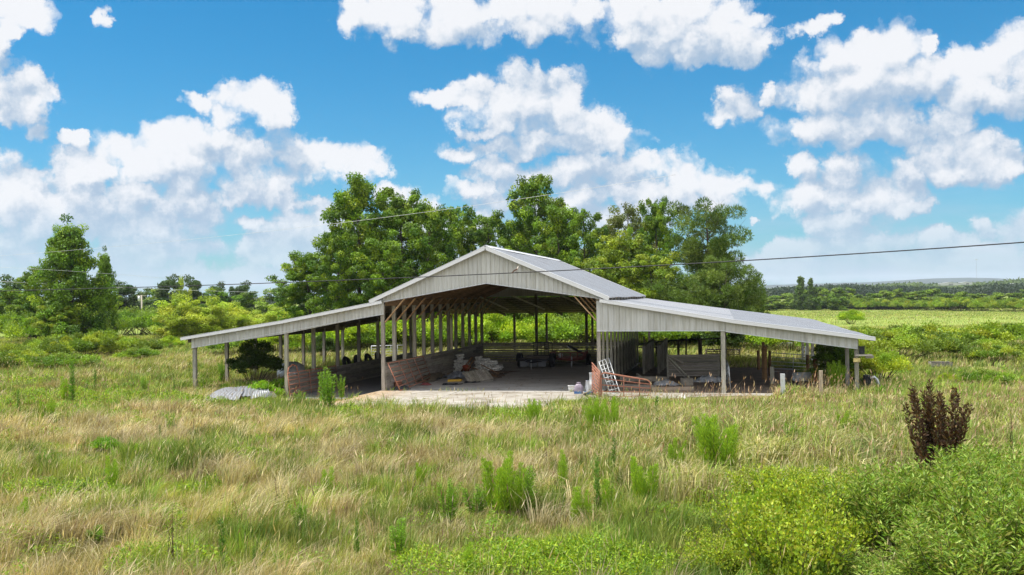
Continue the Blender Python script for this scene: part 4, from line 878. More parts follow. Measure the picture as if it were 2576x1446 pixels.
fs.append(tuple(range(n))[::-1]); fs.append(tuple((len(rings)-1)*n+k for k in range(n))); cols = []
mb.add(vs, fs, (1, 1, 1))
for i in range(len(rings)): mb.c[i*n:(i+1)*n] = [((0.30, 0.18, 0.12) if i < 5 else (0.75, 0.68, 0.58))]*n
mb.build('body', flat('feathers', (1, 1, 1), 0.8, 0, 0.15, 60), t, True)
for nm, a, b_, w_, c_ in (('tail', (-0.06, 0, 0.03), (-0.13, 0, -0.02), 0.03, (0.2, 0.12, 0.08)), ('beak', (0.055, 0, 0.135), (0.078, 0, 0.128), 0.008, (0.05, 0.04, 0.03)), ('wing', (-0.07, 0.03, 0.035), (0.02, 0.035, 0.08), 0.01, (0.24, 0.14, 0.09)), ('wing', (-0.07, -0.03, 0.035), (0.02, -0.035, 0.08), 0.01, (0.24, 0.14, 0.09)), ('leg', (0, 0.012, 0.03), (0.0, 0.012, 0.0), 0.006, (0.3, 0.1, 0.1)), ('leg', (0, -0.012, 0.03), (0.0, -0.012, 0.0), 0.006, (0.3, 0.1, 0.1))):
    mb = MB(); mb.beam(a, b_, w_, w_ if nm != 'wing' else 0.04, c_); mb.build(nm, M_WHITE, t)
# small far buildings
RISE = 0.25
def house(px, py, d_, w_, h_, dp, label, wall=(0.7, 0.7, 0.7), roofc=(0.3, 0.3, 0.32), name='farm_shed'):
    g = P(px, py, d_); z0 = min(TZ(g[0], g[1]), g[2]) if d_ < 700 else g[2]; t = empty(name, (g[0], g[1], z0), label, 'building', rz=0.2)
    mb = MB(); mb.box((0, 0, h_/2), (w_, dp, h_), wall); mb.add([(-w_/2, -dp/2, h_), (w_/2, -dp/2, h_), (0, -dp/2, h_+w_*RISE), (-w_/2, dp/2, h_), (w_/2, dp/2, h_), (0, dp/2, h_+w_*RISE)], [(0, 1, 2), (5, 4, 3)], wall); mb.build('wall', M_TRIM, t)
    mb = MB(); mb.beam((-w_/2*1.1, 0, h_-w_*0.02), (0, 0, h_+w_*(RISE+0.01)), dp*1.06, 0.1, roofc, up=(0, 0, 1)); mb.beam((w_/2*1.1, 0, h_-w_*0.02), (0, 0, h_+w_*(RISE+0.01)), dp*1.06, 0.1, roofc); mb.build('roof', M_TRIM, t)
    mb = MB(); mb.box((0.1*w_, -dp/2-0.03, h_*0.42), (w_*0.25, 0.05, h_*0.8), (0.3, 0.3, 0.3)); mb.build('door', M_TRIM, t)
house(271, 790, 170, 2.6, 1.5, 3, 'tiny white shed with a grey roof beside the tall left tree')
# ------------------------------------------------------------------ vegetation
rng = np.random.default_rng(7)
def unit(v): return v/np.maximum(np.linalg.norm(v, axis=-1, keepdims=True), 1e-9)
def leaves(Pt, D, N, L, Wd, C, fold=0.0):
    """ one rhombic quad per leaf """
    D = unit(D); S = unit(np.cross(D, N)); L = np.asarray(L).reshape(-1, 1); Wd = np.asarray(Wd).reshape(-1, 1)
    mid = Pt+D*L*0.45
    V = np.stack([Pt, mid+S*Wd/2, Pt+D*L, mid-S*Wd/2], 1).reshape(-1, 3)
    F = np.arange(len(V)).reshape(-1, 4)
    return V, F, np.repeat(C, 4, 0)
def blades(root, lean, h, wd, C, curl=0.5, tipc=None):
    """ bent grass blades: root, horizontal lean vector (fraction of h), height, width """
    n = len(root); h = np.asarray(h).reshape(-1, 1); wd = np.asarray(wd).reshape(-1, 1)
    a = rng.uniform(0, 2*np.pi, n); S = np.stack([np.cos(a), np.sin(a), 0*a], -1)*wd/2
    L3 = np.concatenate([lean, np.zeros((n, 1))], 1)
    mid = root+L3*h*(0.5-0.25*curl)+np.array([0, 0, 1.])*h*0.58; tip = root+L3*h+np.array([0, 0, 1.])*h*(1-0.35*curl*np.linalg.norm(lean, axis=1, keepdims=True))
    V = np.stack([root-S, root+S, mid-S*0.8, mid+S*0.8, tip], 1).reshape(-1, 3); b0 = (np.arange(n)*5)[:, None]
    F = np.concatenate([b0+np.array([[0, 1, 3]]), b0+np.array([[0, 3, 2]]), b0+np.array([[2, 3, 4]])], 0)
    CC = np.repeat(C, 5, 0)
    if tipc is not None: CC = CC.reshape(-1, 5, 3); CC[:, 4] = tipc; CC = CC.reshape(-1, 3)
    return V, F, CC
def pick(n, pal, wts=None, var=0.18, r=None):
    r = r or rng; pal = np.array(pal, float); i = r.choice(len(pal), n, p=None if wts is None else np.array(wts)/sum(wts))
    return pal[i]*(1+var*r.uniform(-1, 1, (n, 1)))*(1+0.08*r.uniform(-1, 1, (n, 3)))
# palettes (linear base colours)
TREE_G = [(0.072, 0.138, 0.013), (0.100, 0.175, 0.014), (0.048, 0.105, 0.013), (0.155, 0.228, 0.018)]
TREE_Y = [(0.14, 0.20, 0.018), (0.18, 0.235, 0.022), (0.09, 0.15, 0.016)]
OLIVE = [(0.10, 0.12, 0.035), (0.14, 0.15, 0.05), (0.075, 0.10, 0.03)]
PINE = [(0.085, 0.14, 0.026), (0.12, 0.18, 0.034), (0.055, 0.10, 0.022)]
DARKT = [(0.035, 0.07, 0.02), (0.05, 0.085, 0.022), (0.03, 0.055, 0.02)]
WILLOW = [(0.26, 0.33, 0.035), (0.31, 0.37, 0.05), (0.20, 0.27, 0.03)]
BUSHG = [(0.13, 0.215, 0.022), (0.18, 0.27, 0.028), (0.085, 0.155, 0.02)]
LIME = [(0.20, 0.30, 0.022), (0.26, 0.34, 0.03), (0.14, 0.24, 0.02)]
FERN = [(0.19, 0.31, 0.03), (0.25, 0.36, 0.04), (0.14, 0.25, 0.025)]
DEADB = [(0.060, 0.030, 0.020), (0.085, 0.045, 0.030), (0.04, 0.022, 0.016)]

def tree_mesh(seed, H, Rc, base=0.18, n_limb=16, n_clump=80, per=260, ls=0.26, pal=TREE_G, shape='oval', lean=0.0, rc=0.19, trunk=0.02, needles=False, openness=0.0):
    r = np.random.default_rng(seed); rp = random.Random(seed)
    # envelope radius at relative height
    def env(t):
        t = np.clip((t-base)/(1-base), 0, 1)
        if shape == 'oval': return Rc*np.sin(np.pi*np.clip(0.10+0.86*t, 0, 1))**0.75
        if shape == 'egg': return Rc*(1-t)**0.6*np.clip(0.75+2*t, 0, 1)*(1+0.12*np.sin(t*17))
        if shape == 'cone': return Rc*(1-t)**0.75*np.clip(0.35+3*t, 0, 1)
        if shape == 'umbrella': return Rc*np.clip(0.55+0.75*t, 0, 1)*np.clip((1.12-t)/0.3, 0, 1)**0.4
        return Rc*np.sqrt(np.clip(1-(2*t-1)**2, 0, 1))
    mb = MB(); axis = []
    for i in range(9):
        t = i/8; axis.append(Vector((lean*t*t*H+0.03*H*math.sin(3*t+seed), 0.02*H*math.cos(4*t+seed)-0.02*H, t*H*0.93)))
    axis[0] = Vector((0, 0, -0.3)); mb.tube(axis, [H*trunk*(1-0.82*i/8) for i in range(9)], 8)
    def ax(t):
        f = min(max(t/0.93, 0), 0.999)*8; i = int(f); return axis[i].lerp(axis[i+1], f-i)
    tips = []; ph = rp.uniform(0, 6)
    for i in range(n_limb):
        t = base*0.85+(0.97-base*0.85)*((i+rp.random())/n_limb); ph += 2.4+rp.uniform(-0.5, 0.5)
        p0 = ax(max(0.05, t-0.10-0.04*rp.random())); e = float(env(t))*rp.uniform(0.7, 1.08)
        p1 = ax(t)+Vector((math.cos(ph)*e, math.sin(ph)*e, 0.05*H*rp.uniform(-0.3, 1)))
        mid = p0.lerp(p1, 0.5)+Vector((0, 0, -0.02*H)); rad = H*trunk*0.34*(1.1-t*0.7)
        mb.tube([p0, mid, p1], [rad, rad*0.6, rad*0.15], 5)
        for q in (0.45, 0.7, 1.0):
            b_ = p0.lerp(p1, q)
            for s_ in range(2):
                a2 = ph+rp.uniform(-1.3, 1.3); e2 = e*0.35*rp.uniform(0.5, 1.1); c_ = b_+Vector((math.cos(a2)*e2, math.sin(a2)*e2, rp.uniform(-0.01, 0.06)*H))
                mb.tube([b_, c_], [rad*0.25, rad*0.08], 4); tips.append(c_)
    tips.append(ax(0.99)+Vector((0, 0, 0.02*H))); tips.append(ax(0.93)+Vector((0.2, 0, 0)))
    T = np.array([list(v) for v in tips])
    AX = np.array([list(ax(min(0.92, max(0.05, q)))) for q in np.linspace(0, 1, 40)])
    base_ = T[r.integers(0, len(T), n_clump)]; inner = AX[np.clip((base_[:, 2]/H*39).astype(int), 0, 39)]; inner[:, 2] = base_[:, 2]*0.95
    f_ = 1-0.62*r.random((n_clump, 1))**2.2; cen = inner+(base_-inner)*f_+r.normal(0, 1, (n_clump, 3))*Rc*0.09
    m0 = min(len(T), n_clump//2); cen[:m0] = T[:m0]
    cr = Rc*rc*r.uniform(0.6, 1.25, n_clump)
    ci = r.integers(0, n_clump, n_clump*per); dirs = unit(r.normal(0, 1, (len(ci), 3)))
    rad = r.uniform(0.35, 1.0, (len(ci), 1))**0.45
    sub = cen[ci]+dirs*rad*cr[ci][:, None]*np.array([1.15, 1.15, 0.72])
    sub[:, 2] -= 0.25*cr[ci]*(1-rad[:, 0])
    k = sub[:, 2] > 0.25
    sub = sub[k]; dirs = dirs[k]; ci = ci[k]; n = len(sub)
    cb = pick(n_clump, pal, None, 0.22, r)[ci]; C = cb*(1+0.22*r.uniform(-1, 1, (n, 1)))
    if needles:
        N = unit(r.normal(0, 1, (n, 3))); D = unit(dirs+np.array([0, 0, 0.5])+0.45*r.normal(0, 1, (n, 3)))
        V, F, CC = leaves(sub, D, N, ls*r.uniform(0.8, 1.5, n), ls*0.26*np.ones(n), C)
    else:
        N = unit(dirs*0.7+np.array([0, 0, 0.75])+0.65*r.normal(0, 1, (n, 3))); D = unit(np.cross(N, r.normal(0, 1, (n, 3)))+np.array([0, 0, -0.25]))
        V, F, CC = leaves(sub, D, N, ls*r.uniform(0.7, 1.35, n), ls*0.72*r.uniform(0.7, 1.2, n), C)
    crown = np_me('crown', V, F, CC); crown.materials.append(NEEDLE if needles else LEAF)
    tm = mb.me('trunk', True); tm.materials.append(BARK); return crown, tm
def put_tree(meshes, loc, label, cat='tree', group=None, rz=0.0, sc_=(1, 1, 1), name='broadleaf_tree'):
    t = empty(name, loc, label, cat, group, rz); t.scale = sc_
    link('crown', meshes[0], None, t); link('trunk', meshes[1], None, t); return t
def put_px(meshes, px, ybase_d, ytop, H, wpx, Rc, label, **kw):
    """ stand a tree of mesh height H / radius Rc at distance ybase_d so that it reaches ytop and is wpx wide """
    g = P(px, 760, ybase_d); z0 = TZ(g[0], g[1]); h = P(px, ytop, ybase_d)[2]-z0; sx_ = wpx*ybase_d/FPX/2/Rc
    return put_tree(meshes, (g[0], g[1], z0), label, sc_=(sx_, sx_, h/H), **kw)
gA = tree_mesh(1, 15, 4.2, 0.12, 28, 430, 115, 0.25, TREE_G, 'oval', rc=0.155)
gB = tree_mesh(2, 15, 4.2, 0.16, 28, 390, 115, 0.25, TREE_G, 'oval', rc=0.15, lean=0.02)
gC = tree_mesh(3, 14, 4.0, 0.2, 26, 290, 115, 0.24, TREE_G, 'oval', rc=0.14)
gD = tree_mesh(4, 13, 4.2, 0.15, 26, 340, 115, 0.25, TREE_Y, 'round', rc=0.155)
gO = tree_mesh(5, 14, 4.2, 0.3, 24, 240, 120, 0.22, OLIVE, 'round', rc=0.15)
gP = tree_mesh(6, 15, 4.4, 0.56, 20, 105, 300, 0.30, PINE, 'umbrella', rc=0.19, needles=True, trunk=0.022)
gP2 = tree_mesh(7, 11, 4.4, 0.08, 26, 260, 190, 0.32, PINE, 'round', rc=0.17, needles=True)
grp_ = 'trees in the grove behind the barn'
for (ms, px, d_, yt, H, wp, Rc, rz, lab) in (
    (gA, 775, 84, 640, 15, 150, 4.2, 0.3, 'low dark green tree at the left end of the grove'),
    (gA, 893, 88, 455, 15, 200, 4.2, 2.0, 'tallest dense green tree at the left side of the grove'),
    (gB, 850, 80, 590, 15, 130, 4.2, 4.0, 'bright green lower tree in front of the tallest left tree'),
    (gB, 1012, 92, 487, 15, 170, 4.2, 1.0, 'open topped green tree right of the tallest left tree'),
    (gB, 1085, 86, 520, 15, 150, 4.2, 5.2, 'round headed green tree left of the barn ridge'),
    (gC, 1145, 95, 508, 14, 130, 4.0, 0.2, 'sparse topped tree just left of the barn ridge'),
    (gC, 1225, 98, 530, 14, 160, 4.0, 3.1, 'thin branched tree behind the barn ridge'),
    (gB, 1345, 90, 448, 15, 160, 4.2, 2.6, 'tall green tree with a pointed top just right of the barn ridge'),
    (gA, 1400, 86, 530, 15, 150, 4.2, 1.4, 'broad green tree above the right roof slope'),
    (gC, 1470, 94, 515, 14, 120, 4.0, 4.4, 'open crowned tree above the right roof slope'),
    (gO, 1570, 98, 512, 14, 170, 4.2, 0.8, 'dull olive oak between the green trees and the tall pine'),
    (gD, 1560, 84, 590, 13, 170, 4.2, 2.2, 'yellow-green tree low in front of the olive oak'),
    (gB, 1655, 92, 505, 15, 110, 4.2, 0.4, 'narrow green tree directly left of the tall pine'),
    (gD, 1500, 80, 650, 13, 130, 4.2, 5.0, 'low yellow-green tree behind the right end of the main roof'),
    (gD, 1640, 80, 640, 13, 150, 4.2, 3.6, 'low yellow-green tree left of the pines'),
    (gA, 960, 80, 610, 15, 150, 4.2, 0.9, 'dense green tree low behind the left roof slope'),
    (gB, 1310, 96, 560, 15, 130, 4.2, 3.9, 'green tree filling the gap behind the barn ridge')):
    put_px(ms, px, d_, yt, H, wp, Rc, lab, rz=rz, group=grp_)
put_px(gP, 1768, 82, 496, 15, 190, 4.4, 'tall umbrella-crowned pine at the right end of the grove', rz=0.6, name='pine_tree', group='pines at the right end of the grove')
put_px(gP2, 1735, 78, 685, 11, 190, 4.4, 'broad low pine left under the tall pine', rz=2.2, name='pine_tree', group='pines at the right end of the grove')
put_px(gP2, 1832, 76, 652, 11, 150, 4.4, 'low pine reaching out right of the tall pine', rz=4.1, name='pine_tree', group='pines at the right end of the grove')
put_px(gP2, 1885, 84, 702, 11, 70, 4.4, 'young pine just right of the pines', rz=1.0, name='pine_tree', group='pines at the right end of the grove')
# left side
gL = tree_mesh(21, 12, 4.4, 0.05, 46, 520, 110, 0.24, TREE_G+[(0.12, 0.21, 0.025)], 'egg', rc=0.15)
put_px(gL, 183, 92, 568, 12, 185, 4.4, 'tall bright green tree standing alone on the left', rz=0.5)
put_px(gL, 262, 100, 640, 12, 70, 4.4, 'slim right hand stem beside the tall left tree', rz=3.0)
put_px(gA, 95, 104, 672, 15, 110, 4.2, 'darker green tree touching the tall left tree on its left', rz=3.3)
put_px(gD, 150, 90, 770, 13, 110, 4.2, 'low bright bushy tree at the foot of the tall left tree', rz=1.1)
put_px(gA, 20, 125, 730, 15, 110, 4.2, 'dark tree cut by the left edge of the picture', rz=1.7)
gW = tree_mesh(31, 8, 4.0, 0.05, 20, 130, 230, 0.26, WILLOW, 'round', rc=0.24)
gw_ = 'pale willows by the pond'
for px, d_, yt, wp, rz, lab in ((455, 108, 752, 130, 0.2, 'pale willow with bare twigs on top left of the lean-to tip'), (530, 112, 758, 110, 2.0, 'rounded pale willow directly above the lean-to tip'), (590, 118, 770, 90, 4.0, 'light green willow right of the rounded pale willow'), (690, 116, 782, 110, 1.0, 'low pale willow behind the upper left lean-to roof'), (640, 125, 790, 90, 3.0, 'small pale willow in the gap before the grove')):
    put_px(gW, px, d_, yt-4, 8, wp, 4.0, lab, rz=rz, group=gw_, name='willow_tree')
gT = tree_mesh(41, 10, 4.0, 0.08, 16, 90, 170, 0.42, DARKT, 'round', rc=0.26)
gT2 = tree_mesh(42, 11, 4.0, 0.1, 16, 80, 170, 0.42, TREE_G, 'oval', rc=0.26)
gt_ = 'trees in the far left tree line'
for i, (px, yt, wp, k_, lab) in enumerate(((20, 700, 70, 0, 'dark round tree at the far left edge'), (320, 712, 90, 0, 'dark tree behind the right side of the tall left tree'), (375, 730, 90, 1, 'mid green tree behind the transformer pole'), (420, 700, 60, 0, 'dark flat topped tree right of the transformer pole'), (458, 706, 40, 2, 'yellowing tree with bare white limbs in the left tree line'), (482, 700, 55, 0, 'dark dome shaped tree behind the yellowing one'), (530, 728, 70, 1, 'low green tree right of the dark dome'), (556, 716, 45, 0, 'small dark tree with an open top'), (605, 714, 50, 0, 'dark tree with thin trunk against the sky'), (640, 738, 90, 1, 'long low green tree before the gap'), (695, 728, 80, 1, 'rounded green tree left of the grove'), (735, 722, 60, 0, 'dark low tree at the grove corner'), (280, 745, 70, 1, 'low green tree right of the white shed'), (575, 745, 100, 0, 'low dark tree under the open topped one'), (500, 742, 90, 0, 'low dark tree in the middle of the left tree line'), (440, 745, 100, 0, 'low dark tree behind the pale willow'), (340, 752, 90, 0, 'low dark tree at the foot of the pole'))):
    ms = (gT, gT2, gW)[k_]; put_px(ms, px, 205+5*(i % 3), yt, (10, 11, 8)[k_], wp*1.15, 4.0, lab, rz=i*1.3, group=gt_)
# right tree line
gR = tree_mesh(51, 9, 4.0, 0.03, 16, 110, 130, 0.55, [(0.09, 0.15, 0.02), (0.12, 0.19, 0.025), (0.06, 0.11, 0.02)], 'round', rc=0.22); gR2 = tree_mesh(52, 9, 4.0, 0.03, 16, 110, 130, 0.55, [(0.11, 0.17, 0.025), (0.07, 0.12, 0.02), (0.15, 0.21, 0.03)], 'oval', rc=0.22)
ORD = 'first second third fourth fifth sixth seventh eighth ninth tenth eleventh twelfth thirteenth fourteenth fifteenth sixteenth seventeenth eighteenth nineteenth twentieth twenty-first twenty-second twenty-third twenty-fourth twenty-fifth twenty-sixth twenty-seventh twenty-eighth twenty-ninth thirtieth'.split()
gt_ = 'trees along the far edge of the right field'; r = random.Random(5)
x = 1905; i = 0
while x < 2640:
    wp = r.uniform(34, 62); yt = 736-0.006*(x-1900)+r.uniform(-8, 7)+(6 if x < 1960 else 0)-(5 if 2030 < x < 2160 else 0)
    put_px((gR, gR2)[i % 2], x, 395+r.uniform(-20, 20), yt, 9, wp*1.3, 4.0, ORD[i]+' rounded tree from the grove in the row along the far field edge', rz=r.uniform(0, 6), group=gt_); x += wp*0.66; i += 1
gCf = tree_mesh(61, 12, 3.0, 0.02, 40, 240, 90, 0.5, [(0.06, 0.10, 0.03), (0.08, 0.13, 0.035)], 'cone', rc=0.2)
put_px(gCf, 2013, 380, 698, 12, 36, 3.0, 'taller spire-like tree, left one of the pair rising above the far field edge', group=gt_)
put_px(gCf, 2040, 385, 702, 12, 28, 3.0, 'taller spire-like tree, right one of the pair rising above the far field edge', rz=2, group=gt_)

# --- leafy mounds, shrubs and weeds
def mound_me(seed, Rr, H, n, ls, pal, wl=0.5, stems=26, upc=0.45, name='leaves', spiky=0.0):
    r = np.random.default_rng(seed); rp = random.Random(seed); nc = 46
    a = r.uniform(0, 2*np.pi, nc); rad = np.sqrt(r.uniform(0, 1, nc))*0.86; hh = np.sqrt(np.clip(1-rad**2, 0, 1))
    cen = np.stack([np.cos(a)*rad*Rr, np.sin(a)*rad*Rr, hh*H*r.uniform(0.5, 0.92, nc)], -1); cr = r.uniform(0.16, 0.34, nc)*min(Rr, H*1.4)
    ci = r.integers(0, nc, n); d = unit(r.normal(0, 1, (n, 3))); d[:, 2] = np.abs(d[:, 2])*0.9+d[:, 2]*0.1
    Pt = cen[ci]+d*cr[ci][:, None]*r.uniform(0.3, 1.05, (n, 1)); Pt[:, 2] = np.maximum(Pt[:, 2], 0.02+0.05*r.random(n))
    N = unit(d*0.6+np.array([0, 0, 0.8])+0.6*r.normal(0, 1, (n, 3))); D = unit(d+np.array([0, 0, upc])+0.7*r.normal(0, 1, (n, 3)))
    C = pick(nc, pal, None, 0.2, r)[ci]*(1+0.2*r.uniform(-1, 1, (n, 1)))
    V, F, CC = leaves(Pt, D, N, ls*r.uniform(0.6, 1.3, n), ls*wl*r.uniform(0.7, 1.2, n), C)
    me = np_me(name, V, F, CC); me.materials.append(LEAF)
    mb = MB()
    for i in range(stems):
        c_ = Vector(cen[i % nc]); mb.tube([(c_.x*0.2, c_.y*0.2, -0.05), c_*0.6+Vector((0, 0, 0.05)), c_+Vector((0, 0, cr[i % nc]*0.6))], [0.018, 0.012, 0.004], 4, (0.9, 0.8, 0.6))
    sm = mb.me('stems'); sm.materials.append(BARK); return me, sm
def put_shrub(ms, px, py, label, cat='bush', group=None, s=1.0, rz=0.0, name='leafy_bush', hz=1.0, z=None, at=None):
    g = at if at is not None else GT(px, py); t = empty(name, g, label, cat, group, rz); t.scale = (s, s, s*hz)
    link('leaves', ms[0], None, t); link('stems', ms[1], None, t); return t
mdG = mound_me(1, 2.6, 1.5, 15000, 0.16, BUSHG+[(0.13, 0.20, 0.04)]); mdY = mound_me(2, 2.0, 1.8, 12000, 0.15, LIME); mdB = mound_me(3, 3.4, 1.3, 26000, 0.13, [(0.12, 0.19, 0.026), (0.16, 0.23, 0.032), (0.085, 0.14, 0.022), (0.22, 0.27, 0.04)])
gm_ = 'bramble mounds on the left'
for px, py, s, hz, rz, lab in ((215, 898, 1.25, 1, 0.3, 'wide bramble mound below the tall left tree'), (110, 905, 1.0, 1, 1.3, 'bramble mound between the pond and the left edge'), (300, 895, 0.95, 1, 2.2, 'lower bramble mound at the right end of the group'), (40, 925, 1.0, 0.75, 0.8, 'yellowish bramble mound at the left edge'), (160, 930, 0.8, 0.7, 3.0, 'low bramble mound in front of the wide one'), (345, 905, 0.6, 0.8, 4.0, 'small bramble mound beside the pond')):
    put_shrub(mdB if s > 0.9 else mdG, px, py, lab, 'bramble', gm_, s, rz, 'bramble_mound', hz)
for px, py, s, lab in ((345, 842, 1.9, 'bright green hedge bush beyond the pond, right of the white shed'), (390, 842, 1.7, 'bright green hedge bush beyond the pond, nearer the willows'), (300, 842, 1.7, 'bright green hedge bush right against the tall left tree'), (60, 855, 1.8, 'green hedge bush at the left edge beyond the pond'), (110, 862, 1.6, 'green hedge bush at the foot of the darker left tree'), (430, 878, 0.55, 'small lime green sapling bush at the pond edge')):
    put_shrub(mdG if s > 1 else mdY, px, py, lab, 'bush', 'bushes around the pond', s, px*0.1)
gm_ = 'bramble mounds in the right field'
for px, py, s, hz, rz, lab in ((2310, 880, 1.6, 0.72, 0.4, 'large bramble mound beyond the tip of the right roof'), (2240, 905, 1.3, 0.85, 1.4, 'bramble mound just right of the barn corner'), (2420, 890, 1.0, 0.7, 2.4, 'bramble mound in the middle of the right field'), (2535, 880, 1.7, 0.72, 3.4, 'dark bramble mound at the right edge'), (2570, 915, 0.9, 0.8, 5.0, 'bramble mound cut by the right edge'), (2180, 860, 1.0, 0.8, 0.9, 'bramble mound behind the end of the right roof'), (2400, 855, 1.1, 0.4, 2.9, 'flat bramble mound farthest out in the field')):
    put_shrub(mdB, px, py, lab, 'bramble', gm_, s, rz, 'bramble_mound', hz)
r = random.Random(77)
for i in range(16):
    px = 2060+i*36+r.uniform(-8, 8); put_shrub(mdB, px, 776+0.012*(px-2060)+r.uniform(0, 2), ORD[i]+' low dark hedge clump from the roof end along the far field edge', 'hedge', 'hedge clumps along the far field edge', 2.6+r.uniform(-.5, .6), i, 'hedge_clump', 1.0, at=None)
put_shrub(mdY, 2141, 815, 'wispy olive shrub alone in the right field', 'shrub', None, 1.0, 1, 'field_shrub', 0.9)
gm_ = 'bright bushes behind the barn'
for i, (px, py, s, which, lab) in enumerate(((790, 884, 1.0, 0, 'bright bush seen under the left end of the lean-to'), (860, 882, 1.1, 1, 'lime bush seen under the left lean-to roof'), (940, 880, 1.0, 0, 'bright bush left of the main bay posts'), (1010, 878, 1.2, 1, 'lime bush behind the first main bay posts'), (1080, 878, 1.0, 0, 'green bush behind the middle of the left post row'), (1140, 876, 1.2, 1, 'lime bush behind the last left row posts'), (1190, 874, 1.0, 0, 'green bush behind the back left corner'), (1250, 876, 1.2, 1, 'lime bush behind the left of the slatted back wall'), (1320, 874, 0.9, 0, 'green bush behind the back wall over the black trailer'), (1375, 876, 1.1, 1, 'lime bush behind the middle of the back wall'), (1440, 872, 1.2, 0, 'large leafy bush behind the back wall over the red trailer'), (1490, 874, 1.1, 1, 'lime bush behind the back right corner'), (1560, 872, 1.1, 1, 'lime bush behind the corral start'), (1640, 880, 1.2, 0, 'green bush behind the corral rails'), (1700, 876, 1.1, 1, 'lime bush behind the plank panel'), (1850, 880, 1.0, 1, 'lime bush right of the dark corral bush'), (1920, 882, 0.9, 0, 'green bush behind the tall pen posts'), (1990, 884, 0.9, 1, 'lime bush behind the silver gate'), (700, 888, 0.9, 1, 'lime bush under the middle of the left lean-to'), (600, 892, 0.8, 0, 'green bush under the left lean-to tip'))):
    put_shrub((mdG, mdY)[which], px, py+r.uniform(-4, 4), lab, 'bush', gm_, s*1.15, i*0.7)
mdD = mound_me(5, 1.3, 2.4, 9000, 0.13, [(0.030, 0.06, 0.014), (0.045, 0.08, 0.018)])
put_shrub(mdD, 640, 968, 'dark leafy bush growing under the left lean-to between the posts', 'bush', None, 0.98, 0.3, hz=0.9)
put_shrub(mdD, 1822, 902, 'dark leafy bush in front of the corral boards', 'bush', None, 1.0, 1.0)
put_shrub(mdD, 812, 905, 'thin dark sapling growing behind the lane wall', 'bush', None, 0.7, 2.0)
mdV = mound_me(6, 1.1, 2.6, 9000, 0.11, [(0.06, 0.12, 0.02), (0.09, 0.16, 0.025)]); mdV2 = mound_me(7, 1.5, 1.5, 10000, 0.1, [(0.22, 0.29, 0.03), (0.28, 0.33, 0.035), (0.15, 0.22, 0.025)])
put_shrub(mdV, 2100, 968, 'dense dark green vine climbing the outer posts of the right lean-to', 'vine', None, 0.9, 0, 'climbing_vine', 0.9)
put_shrub(mdV, 2125, 960, 'second vine mass behind the corner post of the right lean-to', 'vine', None, 0.75, 2, 'climbing_vine', 0.95)
put_shrub(mdV2, 2210, 968, 'yellow-green leafy bush right of the barn corner', 'bush', None, 0.95, 0)
put_shrub(mdV2, 2145, 962, 'yellow-green bush directly behind the corner post', 'bush', None, 0.7, 2, hz=1.4)
put_shrub(mdG, 2480, 970, 'low green bush in the dry grass at the far right', 'bush', None, 0.42, 2, hz=0.9)
put_shrub(mdV2, 2385, 965, 'tiny yellow-green bush in the dry grass below the feed box', 'bush', None, 0.3, 2, hz=1.0)
sm_ = mound_me(8, 0.42, 0.36, 1500, 0.07, [(0.10, 0.22, 0.02), (0.14, 0.27, 0.025)], stems=8)
put_shrub(sm_, 262, 1141, 'small round bright green bush in the dry grass', 'bush', None, 1.0)
wb = mound_me(9, 0.5, 0.5, 1200, 0.10, [(0.14, 0.27, 0.025), (0.19, 0.32, 0.03)], stems=8)
for px, py, s, lab in ((655, 992, 1.1, 'bright green weed clump growing through the roofing sheets'), (690, 1003, 1.0, 'bright green weed clump at the left middle post foot'), (570, 980, 0.5, 'tiny bright weed growing on the pale roofing sheet'), (705, 985, 1.1, 'dark green weed clump just left of the middle post')): put_shrub(wb, px, py, lab, 'weed', None, s, px)

